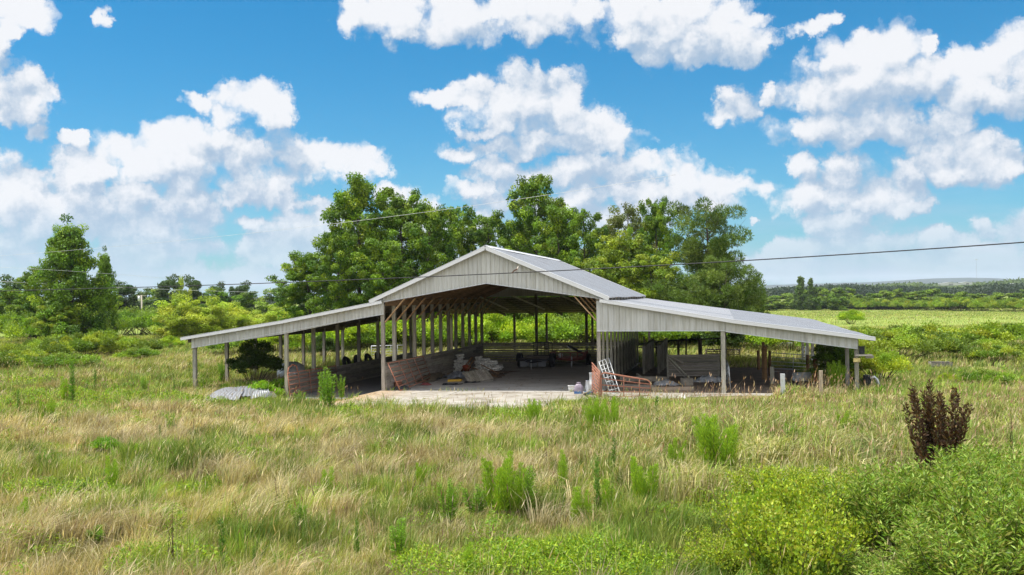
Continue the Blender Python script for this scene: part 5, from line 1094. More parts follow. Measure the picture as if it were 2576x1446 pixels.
def plume_me(seed, H, Wd, n_stem, pal, dens=1.0, kind='feather', leafL=0.10, leafW=0.006):
    """ upright weed: feathery plume, spike or branching leafy stems """
    r = np.random.default_rng(seed); rp = random.Random(seed); mb = MB(); Ps = []; Ds = []; Cs = []; Ls = []
    for i in range(n_stem):
        a = rp.uniform(0, 6.28); rd = Wd*0.35*math.sqrt(rp.random()); h = H*rp.uniform(0.72, 1.0); lx = rp.uniform(-0.5, 1)*Wd*0.35; ly = rp.uniform(-1, 1)*Wd*0.3
        p0 = np.array([rd*math.cos(a)*0.5, rd*math.sin(a)*0.5, -0.03]); p1 = p0+np.array([rd*math.cos(a)*0.8+lx, rd*math.sin(a)*0.8+ly, h]); pm = (p0+p1)/2+np.array([rp.uniform(-.03, .03), rp.uniform(-.03, .03), 0])*H
        mb.tube([tuple(p0), tuple(pm), tuple(p1)], [0.007*H, 0.005*H, 0.0015*H], 4, (0.9, 1.0, 0.5) if kind != 'dead' else (0.5, 0.35, 0.3))
        n = int({'feather': 700, 'spike': 260, 'leafy': 150, 'dead': 120}[kind]*dens*h)
        t0 = {'feather': 0.18, 'spike': 0.12, 'leafy': 0.15, 'dead': 0.15}[kind]; t = t0+(1-t0)*r.random(n)**0.85
        c_ = p0*(1-t[:, None])**2+2*pm*(t*(1-t))[:, None]+p1*(t**2)[:, None]
        prof = {'feather': 0.55*np.sin(np.pi*np.clip(t*0.92, 0, 1))+0.12, 'spike': 0.18+0*t, 'leafy': 0.25+0.2*np.sin(np.pi*t), 'dead': 0.25+0*t}[kind]
        aa = r.uniform(0, 6.28, n); out = np.stack([np.cos(aa), np.sin(aa), 0*aa], -1); rad = prof*Wd*0.42*r.random(n)[:, None].T[0] if n_stem < 4 else prof*Wd*0.22*r.random(n)
        Ps.append(c_+out*rad[:, None]); up = {'feather': 1.5, 'spike': 0.9, 'leafy': 0.6, 'dead': -0.7}[kind]
        Ds.append(out+np.array([0, 0, up])+0.3*r.normal(0, 1, (n, 3))); Cs.append(pick(n, pal, None, 0.25, r)); Ls.append(leafL*r.uniform(0.6, 1.3, n)*(1.15-0.6*t))
    Pt = np.concatenate(Ps); D = np.concatenate(Ds); C = np.concatenate(Cs); L_ = np.concatenate(Ls)
    V, F, CC = leaves(Pt, D, r.normal(0, 1, (len(Pt), 3)), L_, np.maximum(L_*leafW/0.1, 0.004), C)
    me = np_me('foliage', V, F, CC); me.materials.append(LEAF); sm = mb.me('stems'); sm.materials.append(BARK); return me, sm
PL = {'f1': plume_me(1, 1.4, 0.7, 6, FERN, 1.2, 'feather', 0.12, 0.012), 'f2': plume_me(2, 1.2, 0.4, 3, FERN, 1.3, 'feather', 0.11, 0.012), 'f3': plume_me(3, 1.5, 1.0, 12, FERN, 1.0, 'feather', 0.13, 0.012),
      's1': plume_me(4, 1.1, 0.16, 1, [(0.055, 0.13, 0.02), (0.08, 0.16, 0.025)], 1.6, 'spike', 0.10, 0.016), 's2': plume_me(5, 1.0, 0.2, 2, [(0.08, 0.17, 0.025), (0.10, 0.2, 0.03)], 1.3, 'spike', 0.09, 0.016),
      'l1': plume_me(6, 1.2, 0.6, 8, [(0.10, 0.20, 0.02), (0.15, 0.27, 0.03)], 1.5, 'leafy', 0.10, 0.028), 'd1': plume_me(7, 1.0, 0.5, 9, DEADB, 1.0, 'dead', 0.06, 0.02), 'd2': plume_me(8, 1.2, 0.35, 4, DEADB, 0.6, 'dead', 0.05, 0.02)}
PLH = {'f1': 1.4, 'f2': 1.2, 'f3': 1.5, 's1': 1.1, 's2': 1.0, 'l1': 1.2, 'd1': 1.0, 'd2': 1.2}
KN = {'f': ('feathery_weed', 'feathery weed'), 's': ('spike_weed', 'weed'), 'l': ('leafy_weed', 'weed'), 'd': ('dead_weed', 'dead weed')}
def put_weed(k_, px, yb, yt, label, wx=1.0, group=None, rz=None):
    g = GT(px, yb); d_ = depth_of(g); h = (yb-yt)*d_/FPX*1.3; s = h/PLH[k_]
    t = empty(KN[k_[0]][0], g, label, KN[k_[0]][1], group, px*0.37 if rz is None else rz); t.scale = (s*wx, s*wx, s); link('foliage', PL[k_][0], None, t); link('stems', PL[k_][1], None, t)
for k_, px, yb, yt, wx, lab in (
    ('s2', 178, 1018, 928, 1.1, 'tall dark spiky weed in the pale grass left of the lean-to'), ('f2', 165, 1012, 960, 1.0, 'light feathery weed just left of the tall spiky one'), ('s2', 49, 1052, 990, 1, 'spiky weed near the left edge of the field'), ('f1', 120, 1060, 1012, 1, 'feathery weed low near the left edge'), ('s1', 402, 1128, 1072, 1, 'single spike weed in the matted grass below the roofing sheets'),
    ('f2', 342, 1162, 1125, 1, 'small feathery weed right of the round bush'), ('f2', 286, 1247, 1167, 0.8, 'lone slim feathery weed below the round bush'), ('s2', 638, 1186, 1132, 1.2, 'stout dark spike weed in the middle of the left field'), ('l1', 660, 1184, 1152, 1, 'leafy weed at the right of the stout spike'), ('s1', 560, 1452, 1312, 0.9, 'tall dark spike weed at the bottom left'),
    ('d2', 435, 1452, 1312, 1, 'bare brown branching stem at the bottom left'), ('s2', 382, 1450, 1404, 1, 'short dark spike weed cut by the bottom edge'), ('s2', 638, 1452, 1388, 1.2, 'spike weed cut by the bottom edge left of centre'), ('l1', 390, 1335, 1285, 2.2, 'broad green leafy weed patch in the left foreground'), ('l1', 240, 1370, 1330, 2.4, 'low green leafy patch near the bottom left'),
    ('l1', 1003, 1408, 1322, 1.1, 'green leafy upright weed at bottom centre left'), ('l1', 1127, 1318, 1226, 0.9, 'bright leafy weed left of the large feathery cluster'), ('f1', 1255, 1305, 1165, 0.9, 'tallest plume of the large feathery cluster in the foreground'), ('l1', 1195, 1300, 1235, 1.6, 'leafy base of the large feathery cluster'), ('f1', 1290, 1305, 1190, 0.9, 'right hand plume of the large feathery cluster'), ('l1', 1325, 1300, 1195, 1.0, 'leafy weed at the right end of the large cluster'),
    ('f3', 1348, 1080, 1020, 0.8, 'pale feathery clump standing before the slab edge'), ('f3', 1500, 1105, 1025, 0.8, 'green feathery clump in front of the orange gate'), ('f1', 1540, 1108, 1015, 0.7, 'taller plume beside the green feathery clump'), ('f2', 1419, 1238, 1155, 0.8, 'pale slender plume right of the large cluster'), ('s1', 1417, 1318, 1254, 1.2, 'short dark spike below the pale slender plume'), ('f2', 1453, 1330, 1250, 1, 'pale plume beside the short dark spike'), ('f2', 1474, 1328, 1245, 1, 'pale plume left of the tall dark one'), ('s2', 1507, 1312, 1174, 0.8, 'tall dark plume in the centre right foreground'), ('f2', 1528, 1310, 1225, 1, 'green plume right of the tall dark one'), ('s1', 1547, 1205, 1108, 1.0, 'leaning dark spike behind the tall plumes'),
    ('s1', 1652, 1072, 1000, 1.2, 'dark spike weed below the white stone'), ('s1', 1455, 1115, 1082, 1.4, 'dark spike weed left of the green feathery clump'), ('f1', 1620, 1290, 1172, 0.9, 'tall pale feathery weed above the brown dead weed'), ('d1', 1612, 1352, 1282, 1.4, 'brown dead weed in the centre right foreground'), ('s1', 1681, 1358, 1300, 1.2, 'short dark spike right of the brown dead weed'), ('d1', 1167, 1152, 1112, 0.8, 'withered brown weed in the middle of the field'), ('d1', 1222, 1040, 1010, 1.0, 'withered brown weed near the slab'),
    ('f3', 1812, 1205, 1072, 1.0, 'large bright feathery clump in the tall grass on the right'), ('f3', 1868, 1405, 1262, 0.9, 'large feathery clump in the bottom right bushes'), ('d2', 2057, 1205, 1120, 1, 'thin dead stem left of the dead brown shrub'), ('d2', 2177, 1180, 1100, 1, 'thin dead stem nearer the dead brown shrub'), ('d1', 2110, 1195, 1130, 1, 'dead brown stems among the yellow-green bushes'), ('d1', 2230, 1200, 1135, 1.3, 'dead brown thicket left of the dead brown shrub'), ('d1', 2480, 1190, 1110, 1.6, 'dead brown thicket right of the dead brown shrub'), ('d2', 2540, 1160, 1050, 1.0, 'bare grey stem at the right edge'), ('s2', 2360, 1140, 1100, 1.2, 'green spike weed behind the dead shrub'),
    ('l1', 824, 1035, 945, 0.95, 'leafy pale green weed standing before the left lane'), ('l1', 862, 1008, 955, 0.6, 'smaller leafy weed right of the one before the left lane'), ('l1', 760, 1025, 990, 1.3, 'leafy weed at the foot of the rusty gate on the left'), ('f3', 2102, 985, 922, 0.8, 'arching bright green frond beside the barn corner'), ('f2', 1180, 1452, 1385, 1, 'feathery weed at the bottom centre'), ('l1', 700, 1452, 1400, 1.2, 'leafy weed at the bottom left of centre'),
    ('l1', 930, 1190, 1150, 1.2, 'leafy weed alone in the straw grass left of centre'), ('f2', 820, 1250, 1190, 1.2, 'feathery weed in the straw grass, centre left'), ('l1', 760, 1330, 1275, 1.2, 'bushy weed in the left centre foreground'), ('f1', 1060, 1230, 1175, 0.8, 'feathery weed just left of the bright leafy one'), ('s2', 900, 1400, 1320, 1.0, 'spike weed between the bottom left patches and the centre weeds'),
    ('l1', 1580, 1170, 1120, 1.3, 'leafy weed behind the leaning dark spike'), ('f1', 1700, 1200, 1120, 0.9, 'feathery weed left of the large bright clump'), ('d1', 1760, 1150, 1105, 1.2, 'brown withered weed in the tall grass below the lean-to'), ('d1', 1890, 1120, 1070, 1.3, 'brown withered weed in the tall grass right of the bright clump'), ('l1', 1990, 1130, 1075, 1.3, 'leafy weed in the tall grass below the silver gate'), ('f1', 2120, 1100, 1045, 0.9, 'feathery weed in the tall grass below the barn corner'), ('d2', 2260, 1080, 1010, 1.0, 'thin brown stalks left of the dead shrub tips'), ('d1', 1380, 1170, 1130, 1.0, 'brown withered weed behind the pale slender plume'),
    ('l1', 110, 1180, 1140, 1.4, 'leafy weed in the straw at the far left'), ('d1', 520, 1210, 1170, 1.0, 'brown withered weed in the middle of the left field'), ('f2', 60, 1330, 1270, 1.2, 'feathery weed at the lower left edge'), ('d2', 700, 1290, 1210, 1.0, 'thin brown stalks in the straw left of centre'),
    ('s2', 440, 1000, 960, 1, 'spiky weed in the pale grass near the lean-to tip'), ('l1', 360, 990, 955, 1.0, 'leafy weed in the pale grass left of the lean-to'), ('l1', 560, 965, 915, 0.8, 'leafy weed seen between the first lean-to posts'), ('s2', 240, 975, 935, 1, 'spiky weed before the bramble mounds'), ('l1', 430, 1090, 1050, 1.2, 'leafy weed in the field under the lean-to tip')):
    put_weed(k_, px, yb, yt, lab, wx)
# the dead brown shrub
dm = mound_me(11, 0.62, 1.9, 3400, 0.09, DEADB, 0.45, 40, -0.9)
put_shrub(plume_me(12, 2.0, 0.98, 15, [(0.065, 0.036, 0.028), (0.095, 0.055, 0.042), (0.04, 0.022, 0.018)], 0.85, 'spike', 0.12, 0.035), 2362, 1238, 'tall dead shrub with hanging dark brown leaves on the right', 'dead shrub', None, 1.12, 0, 'dead_shrub', 1.06)
# leafy shrubs in the bottom right corner; inner leaves coloured dark as painted shade, shoots bright
shY = mound_me(13, 1.15, 0.75, 4200, 0.085, [(0.07, 0.13, 0.018), (0.10, 0.17, 0.02)], 0.55, 40, 0.5)
shW = mound_me(14, 1.3, 0.8, 4200, 0.11, [(0.06, 0.12, 0.02), (0.08, 0.15, 0.025)], 0.24, 50, 1.0)
shYs = [plume_me(113+i, 1.35, 2.3, 46, [(0.18, 0.26, 0.022), (0.26, 0.33, 0.028), (0.11, 0.18, 0.018), (0.22, 0.24, 0.04)], 1.0, 'leafy', 0.10, 0.06) for i in range(2)]
shWs = [plume_me(115+i, 1.6, 2.5, 60, [(0.11, 0.19, 0.025), (0.16, 0.25, 0.04), (0.07, 0.13, 0.02), (0.23, 0.31, 0.09), (0.17, 0.18, 0.06)], 1.1, 'leafy', 0.16, 0.026) for i in range(2)]
def put_bush2(ms, sh, px, py, label, group, s, hz):
    g = GT(px, py); rz = px*0.13; t = empty('leafy_bush', g, label, 'bush', group, rz); t.scale = (s, s, s*hz)
    if int(px) % 3: link('leaves', ms[0], None, t).scale = (0.8, 0.8, 0.8)
    link('shoots', sh[0], None, t); link('stems', sh[1], None, t)
gy = 'yellow-green leafy bushes in the right foreground'; gg = 'willow-leaved bushes in the bottom right corner'
for px, py, s, lab in ((1960, 1290, 0.72, 'yellow-green leafy bush, leftmost of the right foreground group'), (2060, 1270, 0.85, 'yellow-green leafy bush with the highest top in its group'), (2160, 1275, 0.8, 'yellow-green leafy bush next to the dead thicket'), (1930, 1390, 0.8, 'yellow-green leafy bush low at the left of its group'), (2050, 1380, 0.95, 'yellow-green leafy bush in the middle of its group'), (2150, 1390, 0.85, 'yellow-green leafy bush overlapping the darker bushes'), (1990, 1470, 0.9, 'yellow-green leafy bush cut by the bottom edge'), (1790, 1420, 0.6, 'small yellow-green bush left of the group')):
    put_bush2(shY, shYs[px//10 % 2], px, py+40, lab, gy, s*0.82, (0.65, 1.35, 1.0)[px//10 % 3])
for px, py, s, lab in ((2290, 1300, 0.85, 'willow-leaved bush right under the dead brown shrub'), (2400, 1310, 0.8, 'willow-leaved bush right of the dead brown shrub foot'), (2500, 1250, 1.0, 'willow-leaved bush high at the right edge'), (2230, 1400, 0.95, 'willow-leaved bush left in the bottom right corner'), (2350, 1400, 1.05, 'willow-leaved bush in the middle of the bottom right corner'), (2470, 1390, 1.1, 'willow-leaved bush near the bottom right corner'), (2570, 1340, 1.1, 'willow-leaved bush cut by the right edge'), (2280, 1490, 1.0, 'willow-leaved bush cut by the bottom edge, left one'), (2420, 1500, 1.1, 'willow-leaved bush cut by the bottom edge, right one'), (2560, 1480, 1.1, 'willow-leaved bush filling the very corner')):
    put_bush2(shW, shWs[px//10 % 2], px, py+(85 if py < 1345 and px < 2540 else 35), lab, gg, s*0.72, (0.6, 1.3, 0.95)[px//10 % 3])

# --- grass
def inmask(x, y):
    """ 1 where grass may grow """
    m = np.ones(len(x), bool)
    m &= ~((x > -0.25) & (x < W+0.3) & (y > -0.05) & (y < LEN+0.3))
    apron = ((x > -0.2) & (x < 16.2) & (y > -4.3) & (y <= 0)) | ((x > -0.3) & (x < 8.2) & (y > -6.9) & (y <= -4.3))
    m &= ~apron
    m &= ~((x > -4.7) & (x <= -0.2) & (y > -2.4) & (y < 18.5))
    m &= ~((x > W) & (x < XR-1.4-0.05*y+0.6*fbm(x, y, 3)) & (y > -0.2) & (y < 12.5+1.5*fbm(x/2, y/2, 4)))
    for (cx_, cy_, rx, ry) in POND: m &= (((x-cx_)/rx)**2+((y-cy_)/ry)**2) > 1.0
    return m
def scatter(n, d0, d1, x0=-1450, x1=1450, p=1.0):
    """ n points in the camera's view between depths d0 and d1 (uniform on the ground) """
    u = rng.random(n); d = np.sqrt(d0**2+(d1**2-d0**2)*u); l = rng.uniform(x0, x1, n)/FPX
    q = CAM[None, :2]+d[:, None]*(F1[None, :2]+l[:, None]*R2[None, :2]); return q[:, 0], q[:, 1], d, l*FPX
DRY = np.array([(0.47, 0.40, 0.23), (0.57, 0.50, 0.32), (0.38, 0.33, 0.15), (0.47, 0.37, 0.25)])
KHA = np.array([(0.30, 0.29, 0.09), (0.36, 0.33, 0.12), (0.25, 0.26, 0.07)])
GRN = np.array([(0.15, 0.24, 0.035), (0.20, 0.29, 0.045), (0.11, 0.20, 0.03), (0.24, 0.31, 0.06)])
YGR = np.array([(0.30, 0.34, 0.07), (0.36, 0.38, 0.10), (0.25, 0.31, 0.05)])
def patches(x, y, d):
    f = fbm(x/5.0, y/5.0, 21, 4); g = fbm(x/1.7+30, y/1.7, 22, 4)
    dry = np.clip((f*0.5+g*0.5-0.5)*6.0+0.50, 0, 1)
    near_slab = np.exp(-((y+7.6)/2.1)**2)*sstep(-4, 0, x)                      # the green band along the slab
    dry = dry*(1-0.85*near_slab)
    dry = dry*(1-0.35*sstep(1, 12, x)*sstep(-26, -14, y))                      # fresher towards the right
    dry = np.where(y > 5, dry*0.65, dry); dry = np.where((d > 75), dry*0.35, dry)
    dry = np.clip(dry+0.55*np.exp(-(((x+2)/9)**2+((y+14)/4.5)**2)), 0, 1)       # matted straw on the left
    return dry, near_slab
def tuftset(n, d0, d1, per, spread, h, wd, colf, leanw=0.25, wind=(0.35, 0.15), dens=None, clump=0.5, curl=0.6):
    x, y, d, l = scatter(n, d0, d1); dry, ns = patches(x, y, d); k = inmask(x, y)
    if dens is not None: k &= rng.random(n) < dens(x, y, dry, d, ns)
    x, y, d, dry, ns = x[k], y[k], d[k], dry[k], ns[k]; n = len(x)
    hh = h(x, y, dry, d, ns)*rng.uniform(0.65, 1.25, n); C0 = colf(x, y, dry, n)*rng.uniform(0.66, 1.25, (n, 1))*(0.40+1.12*fbm(x/0.9, y/0.9, 44, 3))[:, None]; wa = 2.6*(fbm(x/2.2, y/2.2, 43)-0.5); tl = rng.normal(0, leanw, (n, 2))+np.stack([wind[0]*np.cos(wa)-wind[1]*np.sin(wa), wind[0]*np.sin(wa)+wind[1]*np.cos(wa)], -1)*(2.4*fbm(x/1.4, y/1.4, 41)[:, None]-0.2)
    i = np.repeat(np.arange(n), per); m_ = len(i); a = rng.uniform(0, 6.28, m_); rr_ = spread*np.sqrt(rng.random(m_))
    bx = x[i]+rr_*np.cos(a); by = y[i]+rr_*np.sin(a); k2 = inmask(bx, by); i = i[k2]; bx = bx[k2]; by = by[k2]; a = a[k2]; m_ = len(i)
    root = np.stack([bx, by, terrain(bx, by)-0.02], -1); lean = tl[i]+np.stack([np.cos(a), np.sin(a)], -1)*clump*rng.random((m_, 1))+rng.normal(0, 0.12, (m_, 2))
    w_ = wd*(d[i]/20)**0.75*rng.uniform(0.7, 1.3, m_)
    return blades(root, lean, hh[i]*rng.uniform(0.55, 1.1, m_), w_, C0[i]*(1+0.2*rng.uniform(-1, 1, (m_, 1))), curl)
def merge(L):
    V = []; F = []; C = []; o = 0
    for v, f, c_ in L: V.append(v); F.append(f+o); C.append(c_); o += len(v)
    return np.concatenate(V), np.concatenate(F), np.concatenate(C)
def mixcol(x, y, dry, n):
    isd = rng.random(n) < dry; pal = np.where(isd[:, None], DRY[rng.integers(0, 4, n)], np.where((fbm(x/4, y/4, 31)+rng.normal(0, .1, n) > 0.52)[:, None], YGR[rng.integers(0, 3, n)], GRN[rng.integers(0, 4, n)]))
    kh = (rng.random(n) < 0.34)[:, None]; pal = np.where(kh, KHA[rng.integers(0, 3, n)], pal)
    return pal*(1+0.15*rng.uniform(-1, 1, (n, 1)))
gfac = 1.0
sets = []
hs = lambda a, b_: (lambda x, y, dry, d, ns: a+(b_-a)*fbm(x/1.9, y/1.9, 51)*1.3)
# short understory everywhere
sets.append(tuftset(int(60000*gfac), 12, 27, 6, 0.16, hs(0.10, 0.26), 0.011, mixcol, 0.3))
sets.append(tuftset(int(50000*gfac), 27, 50, 6, 0.25, hs(0.12, 0.30), 0.013, mixcol, 0.3))
sets.append(tuftset(int(42000*gfac), 50, 110, 6, 0.45, hs(0.20, 0.55), 0.016, mixcol, 0.25))
sets.append(tuftset(int(34000*gfac), 110, 420, 5, 1.4, hs(0.2, 0.45), 0.014, mixcol, 0.2))
# long dry grass, swept to the right
dryd = lambda x, y, dry, d, ns: sstep(0.45, 0.9, dry)*(1-sstep(0.3, 0.7, ns))*1.0*sstep(0.47, 0.60, fbm(x/1.2+9+1.5*fbm(x/3, y/3, 62), y/1.1+1.2*fbm(x/2, y/2, 64), 61, 4))
dcol = lambda x, y, dry, n: DRY[rng.integers(0, 4, n)]*(1+0.18*rng.uniform(-1, 1, (n, 1)))
sets.append(tuftset(int(17000*gfac), 12, 30, 24, 0.16, hs(0.30, 0.74), 0.011, dcol, 0.32, (0.34, 0.12), dryd, 0.7))
sets.append(tuftset(int(15000*gfac), 30, 60, 18, 0.2, hs(0.28, 0.66), 0.013, dcol, 0.32, (0.32, 0.1), dryd, 0.7))
# green tufts
gd = lambda x, y, dry, d, ns: np.clip((1-dry)*0.8+ns, 0, 1)*sstep(0.40, 0.58, fbm(x/1.6+2, y/1.6, 63, 3)+0.25*ns)
gc = lambda x, y, dry, n: np.where((rng.random(n) < 0.35)[:, None], YGR[rng.integers(0, 3, n)], GRN[rng.integers(0, 4, n)])*(1+0.2*rng.uniform(-1, 1, (n, 1)))
sets.append(tuftset(int(16000*gfac), 12, 30, 26, 0.14, hs(0.25, 0.65), 0.012, gc, 0.2, (0.15, 0.05), gd, 0.6))
sets.append(tuftset(int(20000*gfac), 28, 60, 18, 0.2, hs(0.22, 0.6), 0.012, gc, 0.2, (0.15, 0.05), gd, 0.6))
# tall arching grass to the right of the slab
td = lambda x, y, dry, d, ns: sstep(7.5, 11.5, x+0.25*(y+10))*sstep(-24, -19, y)*sstep(0, -1.2, y)*(1-0.6*sstep(23, 28, x))
th_ = lambda x, y, dry, d, ns: (0.30+0.85*fbm(x/2.2, y/2.2, 71))*(0.42+0.58*sstep(-5, -12, y))*(1+0.4*np.exp(-(((x-16.8)/2.6)**2+((y+2.5)/1.8)**2)))
tcol = lambda x, y, dry, n: np.where((rng.random(n) < 0.38)[:, None], DRY[rng.integers(0, 4, n)]*np.array([1, 1.05, 0.9]), np.where((rng.random(n) < 0.6)[:, None], YGR[rng.integers(0, 3, n)], GRN[rng.integers(0, 4, n)]))
sets.append(tuftset(int(15000*gfac), 15, 46, 15, 0.2, th_, 0.024, tcol, 0.3, (0.25, 0.0), td, 0.9, 1.1))
# single straws and seed stalks standing above the rest
def straws(n, d0, d1, hh, pal, dens, seedw=0.018, wd=0.006):
    x, y, d, l = scatter(n, d0, d1); dry, ns = patches(x, y, d); k = inmask(x, y) & (rng.random(n) < dens(x, y, dry))
    x, y, d = x[k], y[k], d[k]; n = len(x); root = np.stack([x, y, terrain(x, y)], -1); lean = rng.normal(0, 0.22, (n, 2))+np.array([0.1, 0]); h = hh*rng.uniform(0.6, 1.25, n); w_ = wd*(d/20)**0.8
    C = pick(n, pal, None, 0.25); sets.append(blades(root, lean, h, w_, C, 0.6))
    tip = root+np.concatenate([lean*h[:, None]*0.9, h[:, None]*(0.90-0.2*np.linalg.norm(lean, axis=1, keepdims=True))], 1)
    V, F, CC = leaves(tip, np.concatenate([lean*1.4, np.ones((n, 1))], 1), rng.normal(0, 1, (n, 3)), 0.16*rng.uniform(0.6, 1.3, n), seedw*(d/20)**0.3*np.ones(n), C*1.05)
    F3 = np.concatenate([F[:, [0, 1, 2]], F[:, [0, 2, 3]]]); sets.append((V, F3, CC))
straws(9000, 12, 32, 0.72, list(DRY), lambda x, y, dry: 0.25+0.6*dry); straws(6000, 32, 62, 0.7, list(DRY), lambda x, y, dry: 0.25+0.6*dry)
straws(6000, 12, 60, 0.85, [(0.20, 0.13, 0.08), (0.28, 0.17, 0.11), (0.16, 0.11, 0.06)], lambda x, y, dry: sstep(0.5, 0.62, fbm(x/2, y/2, 101)), 0.02)
straws(6000, 20, 46, 1.0, [(0.42, 0.30, 0.20), (0.36, 0.22, 0.15)], lambda x, y, dry: sstep(9, 14, x)*sstep(-24, -18, y)*sstep(-2, -4, y), 0.026)
# grass growing in the joints of the slab
jx = rng.uniform(0, 15, 900); jy = np.where(rng.random(900) < 0.6, -4.38, -0.05)+rng.normal(0, 0.03, 900); kk = fbm(jx*1.2, jy, 111) > 0.5; jx, jy = jx[kk], jy[kk]; n = len(jx)
sets.append(blades(np.stack([jx, jy, 0*jx], -1), rng.normal(0, 0.4, (n, 2)), 0.22*rng.uniform(0.4, 1.3, n), 0.02*np.ones(n), np.where((rng.random(n) < 0.5)[:, None], DRY[rng.integers(0, 4, n)], GRN[rng.integers(0, 4, n)]), 0.5))
Vg, Fg, Cg = merge(sets)
me = np_me('grass', Vg, Fg, Cg); tag(link('grass', me, GRASSM), 'mixed dry straw-coloured and green meadow grass covering the field', 'grass', kind='stuff')
print('grass tris', len(Fg))
# low leafy ground cover
def cover(n, cx_, cy_, rx, ry, pal, ls, hmax):
    a = rng.uniform(0, 6.28, n); rr_ = np.sqrt(rng.random(n)); x = cx_+rx*rr_*np.cos(a)*(0.8+0.4*fbm(np.cos(a)*2, np.sin(a)*2, int(cx_*7) & 255)); y = cy_+ry*rr_*np.sin(a)
    hgt = hmax*fbm(x*1.5, y*1.5, 81)*(1-0.6*rr_**3)*rng.uniform(0.3, 1.3, n); Pt = np.stack([x, y, terrain(x, y)+hgt], -1)
    N = unit(np.array([0, 0, 1.])+0.7*rng.normal(0, 1, (n, 3))); D = rng.normal(0, 1, (n, 3))+np.array([0, 0, 0.6])
    return leaves(Pt, D, N, ls*rng.uniform(0.6, 1.4, n), ls*0.4*rng.uniform(0.7, 1.3, n), pick(n, pal, None, 0.25))
cov = []
for px, py, rx, ry, n in ((1420, 1420, 1.5, 1.2, 9000), (1560, 1430, 0.9, 1.0, 4500), (1330, 1440, 0.8, 0.9, 3500), (1120, 1450, 0.8, 0.8, 2500), (400, 1330, 0.8, 0.9, 2600), (440, 1440, 1.1, 0.7, 3000), (215, 1260, 0.8, 0.8, 1800), (60, 1240, 0.7, 0.9, 1600), (60, 1390, 0.8, 0.8, 2200), (500, 1240, 0.6, 0.7, 1400), (1700, 1330, 0.9, 1.0, 3500), (1830, 1290, 0.8, 1.0, 3500), (1350, 1062, 1.8, 1.2, 3000), (860, 1048, 1.5, 1.0, 2500), (300, 1010, 2.2, 2.0, 3500), (480, 1020, 2.5, 1.6, 3500), (120, 1000, 2.2, 2.0, 3000), (30, 965, 2.5, 3, 3500), (610, 1150, 0.9, 0.8, 1400)):
    g = GT(px, py); cov.append(cover(n, g[0], g[1], rx, ry, [(0.19, 0.28, 0.022), (0.24, 0.32, 0.03), (0.13, 0.23, 0.022), (0.09, 0.17, 0.02)], 0.055*max(1, depth_of(g)/24), 0.5))
wx, wy, wd_, _ = scatter(420, 13, 48); kk = inmask(wx, wy)
for x_, y_, dd_ in zip(wx[kk], wy[kk], wd_[kk]):
    cov.append(cover(int(rng.integers(50, 260)), x_, y_, rng.uniform(0.12, 0.45), rng.uniform(0.12, 0.4), [LIME[0], (0.13, 0.25, 0.025), (0.10, 0.2, 0.02), (0.17, 0.24, 0.04)], 0.05*max(1, dd_/22), 0.45))
n = 3600; lx = rng.uniform(-0.1, 15.5, n); ly = np.where(lx < W, rng.uniform(-4.2, 16, n), rng.uniform(-3.8, 0, n)); kk = rng.random(n) < sstep(0.40, 0.62, fbm(lx/1.3, ly/1.3, 121))+0.5*np.exp(-((lx-0.7)/0.6)**2); lx, ly = lx[kk], ly[kk]; n = len(lx)
LV, LF, LC = leaves(np.stack([lx, ly, 0.035+0*lx], -1), np.concatenate([rng.normal(0, 1, (n, 2)), np.zeros((n, 1))], 1), np.tile([[0, 0, 1.]], (n, 1))+0.25*rng.normal(0, 1, (n, 3)), rng.uniform(0.05, 0.28, n), rng.uniform(0.01, 0.05, n), pick(n, [(0.16, 0.11, 0.07), (0.25, 0.19, 0.12), (0.10, 0.08, 0.06), (0.35, 0.29, 0.2)], None, 0.3))
tag(link('straw_litter', np_me('straw_litter', LV, LF, LC), W_BROWN if False else GRASSM), 'dry straw and small litter strewn over the barn floor and slab', 'litter', kind='stuff')
Vc, Fc, Cc = merge(cov); tag(link('ground_cover', np_me('ground_cover', Vc, Fc, Cc), LEAF), 'low bright green leafy weeds spreading between the grass', 'ground cover', kind='stuff')

# --- far woods, hills, mast, haze
def wood(name, label, d_, ytops, depthv, pal, ls, n, base=0.0):
    px = rng.uniform(-200, 2760, n); 
    yt = np.interp(px, [p[0] for p in ytops], [p[1] for p in ytops]); dd = d_+rng.uniform(0, depthv, n)
    top = np.array([P(a, b_, d_)[2] for a, b_ in zip(px, yt)])
    q = CAM[None]+dd[:, None]*(F1[None]+((px-1288)/FPX)[:, None]*R2[None]); x, y = q[:, 0], q[:, 1]; tz = terrain(x, y)
    bump = 1+0.25*(fbm((px)/14.0, dd/depthv*6, 91, 3)-0.5)*2; z = tz+(top-tz)*np.sqrt(rng.random(n))*bump*(0.82+0.18*(dd-d_)/depthv)
    kk = top > tz; x, y, z = x[kk], y[kk], z[kk]; n = len(x)
    N = unit(np.array([0, 0, 1.])+0.8*rng.normal(0, 1, (n, 3))); cl = fbm(px[kk]/16.0, dd[kk]/depthv*5, 93, 3); C = np.array(pal[0])*(1-sstep(.4, .6, cl)[:, None])+np.array(pal[1])*sstep(.4, .6, cl)[:, None]
    V, F, CC = leaves(np.stack([x, y, z], -1), rng.normal(0, 1, (n, 3)), N, ls*rng.uniform(0.6, 1.4, n), ls*0.8*np.ones(n), C*(1+0.2*rng.uniform(-1, 1, (n, 1))))
    tag(link(name, np_me(name, V, F, CC), LEAF), label, 'wood', kind='stuff')
wood('far_wood', 'dark band of woodland beyond the field tree row', 850, [(-200, 768), (800, 752), (1880, 733), (1950, 726), (2010, 722), (2110, 714), (2150, 716), (2200, 721), (2300, 722), (2400, 726), (2480, 716), (2576, 714), (2760, 712)], 130, ((0.014, 0.030, 0.016), (0.024, 0.042, 0.018)), 2.6, 60000)
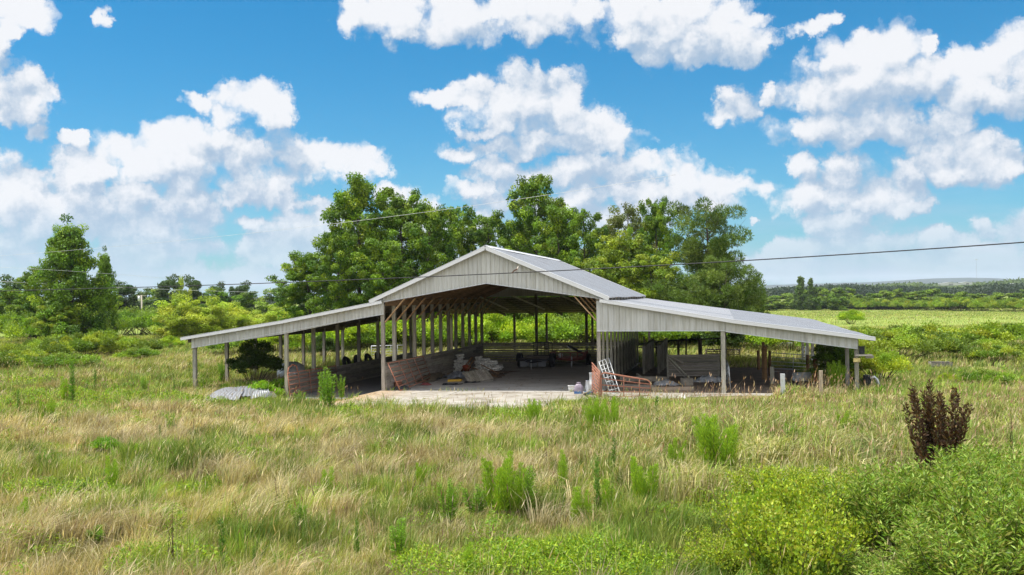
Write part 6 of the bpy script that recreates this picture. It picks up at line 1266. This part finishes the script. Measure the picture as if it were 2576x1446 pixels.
wood('far_wood', 'lighter wooded slope beyond the dark band of woodland', 1500, [(-200, 762), (800, 752), (1880, 728), (2200, 716), (2280, 709), (2350, 712), (2450, 712), (2500, 704), (2576, 698), (2760, 692)], 300, ((0.05, 0.085, 0.03), (0.08, 0.12, 0.04)), 4.0, 50000)
def hill(label, d_, prof, pal):
    mb = MB(); xs = np.linspace(-700, 3200, 160); vs = []
    for px in xs:
        yt = np.interp(px, [p[0] for p in prof], [p[1] for p in prof])+1.2*(fbm(np.array([px/30.0]), np.array([1.0]), 5)[0]-0.5)
        g = P(px, 740, d_); z1 = P(px, yt, d_)[2]
        vs += [(g[0], g[1], -20), tuple(P(px, 740, d_+300)[:2])+(max(z1*0.55, -10),), tuple(P(px, 740, d_+900)[:2])+(z1*(d_+900)/d_-CAM[2]*0.2,), tuple(P(px, 740, d_+2500)[:2])+(-20,)]
    mb.add(vs, [(4*i+j, 4*i+4+j, 4*i+5+j, 4*i+1+j) for i in range(159) for j in range(3)]); tag(mb.build('hills', flat('wooded_hill', pal, 0.95, 0, 0.35, 0.01), None, True), kind='structure')
hill('h', 5200, [(-700, 770), (700, 752), (1200, 742), (1850, 724), (1910, 718), (2050, 713), (2200, 709), (2330, 701), (2430, 698), (2520, 700), (2576, 705), (3200, 690)], (0.02, 0.038, 0.028))
g = P(2457, 712, 3000); mb = MB(); mb.tube([(0, 0, -30), (0, 0, P(2457, 653, 3000)[2]-g[2])], 0.3, 5, (0.5, 0.5, 0.5)); mb.box((0, 0, P(2457, 653, 3000)[2]-g[2]), (7, 2, 2)); o = mb.build('radio_mast', M_GALV, None); o.location = g; tag(o, 'thin radio mast on the distant ridge', 'mast')
RISE = 0.06
for i, (px, py, w_, lab) in enumerate(((2385, 718, 26, 'long low white building on the far slope'), (2428, 716, 18, 'smaller white building right of the long one on the far slope'), (2550, 719.5, 14, 'white farmhouse at the far right below the ridge'))):
    house(px, py, 1480, w_, 3.2, 8, lab, (0.75, 0.75, 0.75), (0.7, 0.7, 0.72), 'far_building')
mb = MB(); mb.box((0, 0, 0), (9400, 12000, 190)); hz = mb.build('haze', None, None); hz.location = (200, 5200, 73); tag(hz, 'thin summer haze over the distance', 'haze', kind='stuff')
m = bpy.data.materials.new('haze'); m.use_nodes = True; nt = m.node_tree; nt.nodes.clear(); o_ = nt.nodes.new('ShaderNodeOutputMaterial'); v_ = nt.nodes.new('ShaderNodeVolumePrincipled')
v_.inputs['Color'].default_value = (0.82, 0.90, 1.0, 1); v_.inputs['Density'].default_value = 0.00008; v_.inputs['Anisotropy'].default_value = 0.2; nt.links.new(v_.outputs[0], o_.inputs['Volume']); hz.data.materials.append(m)
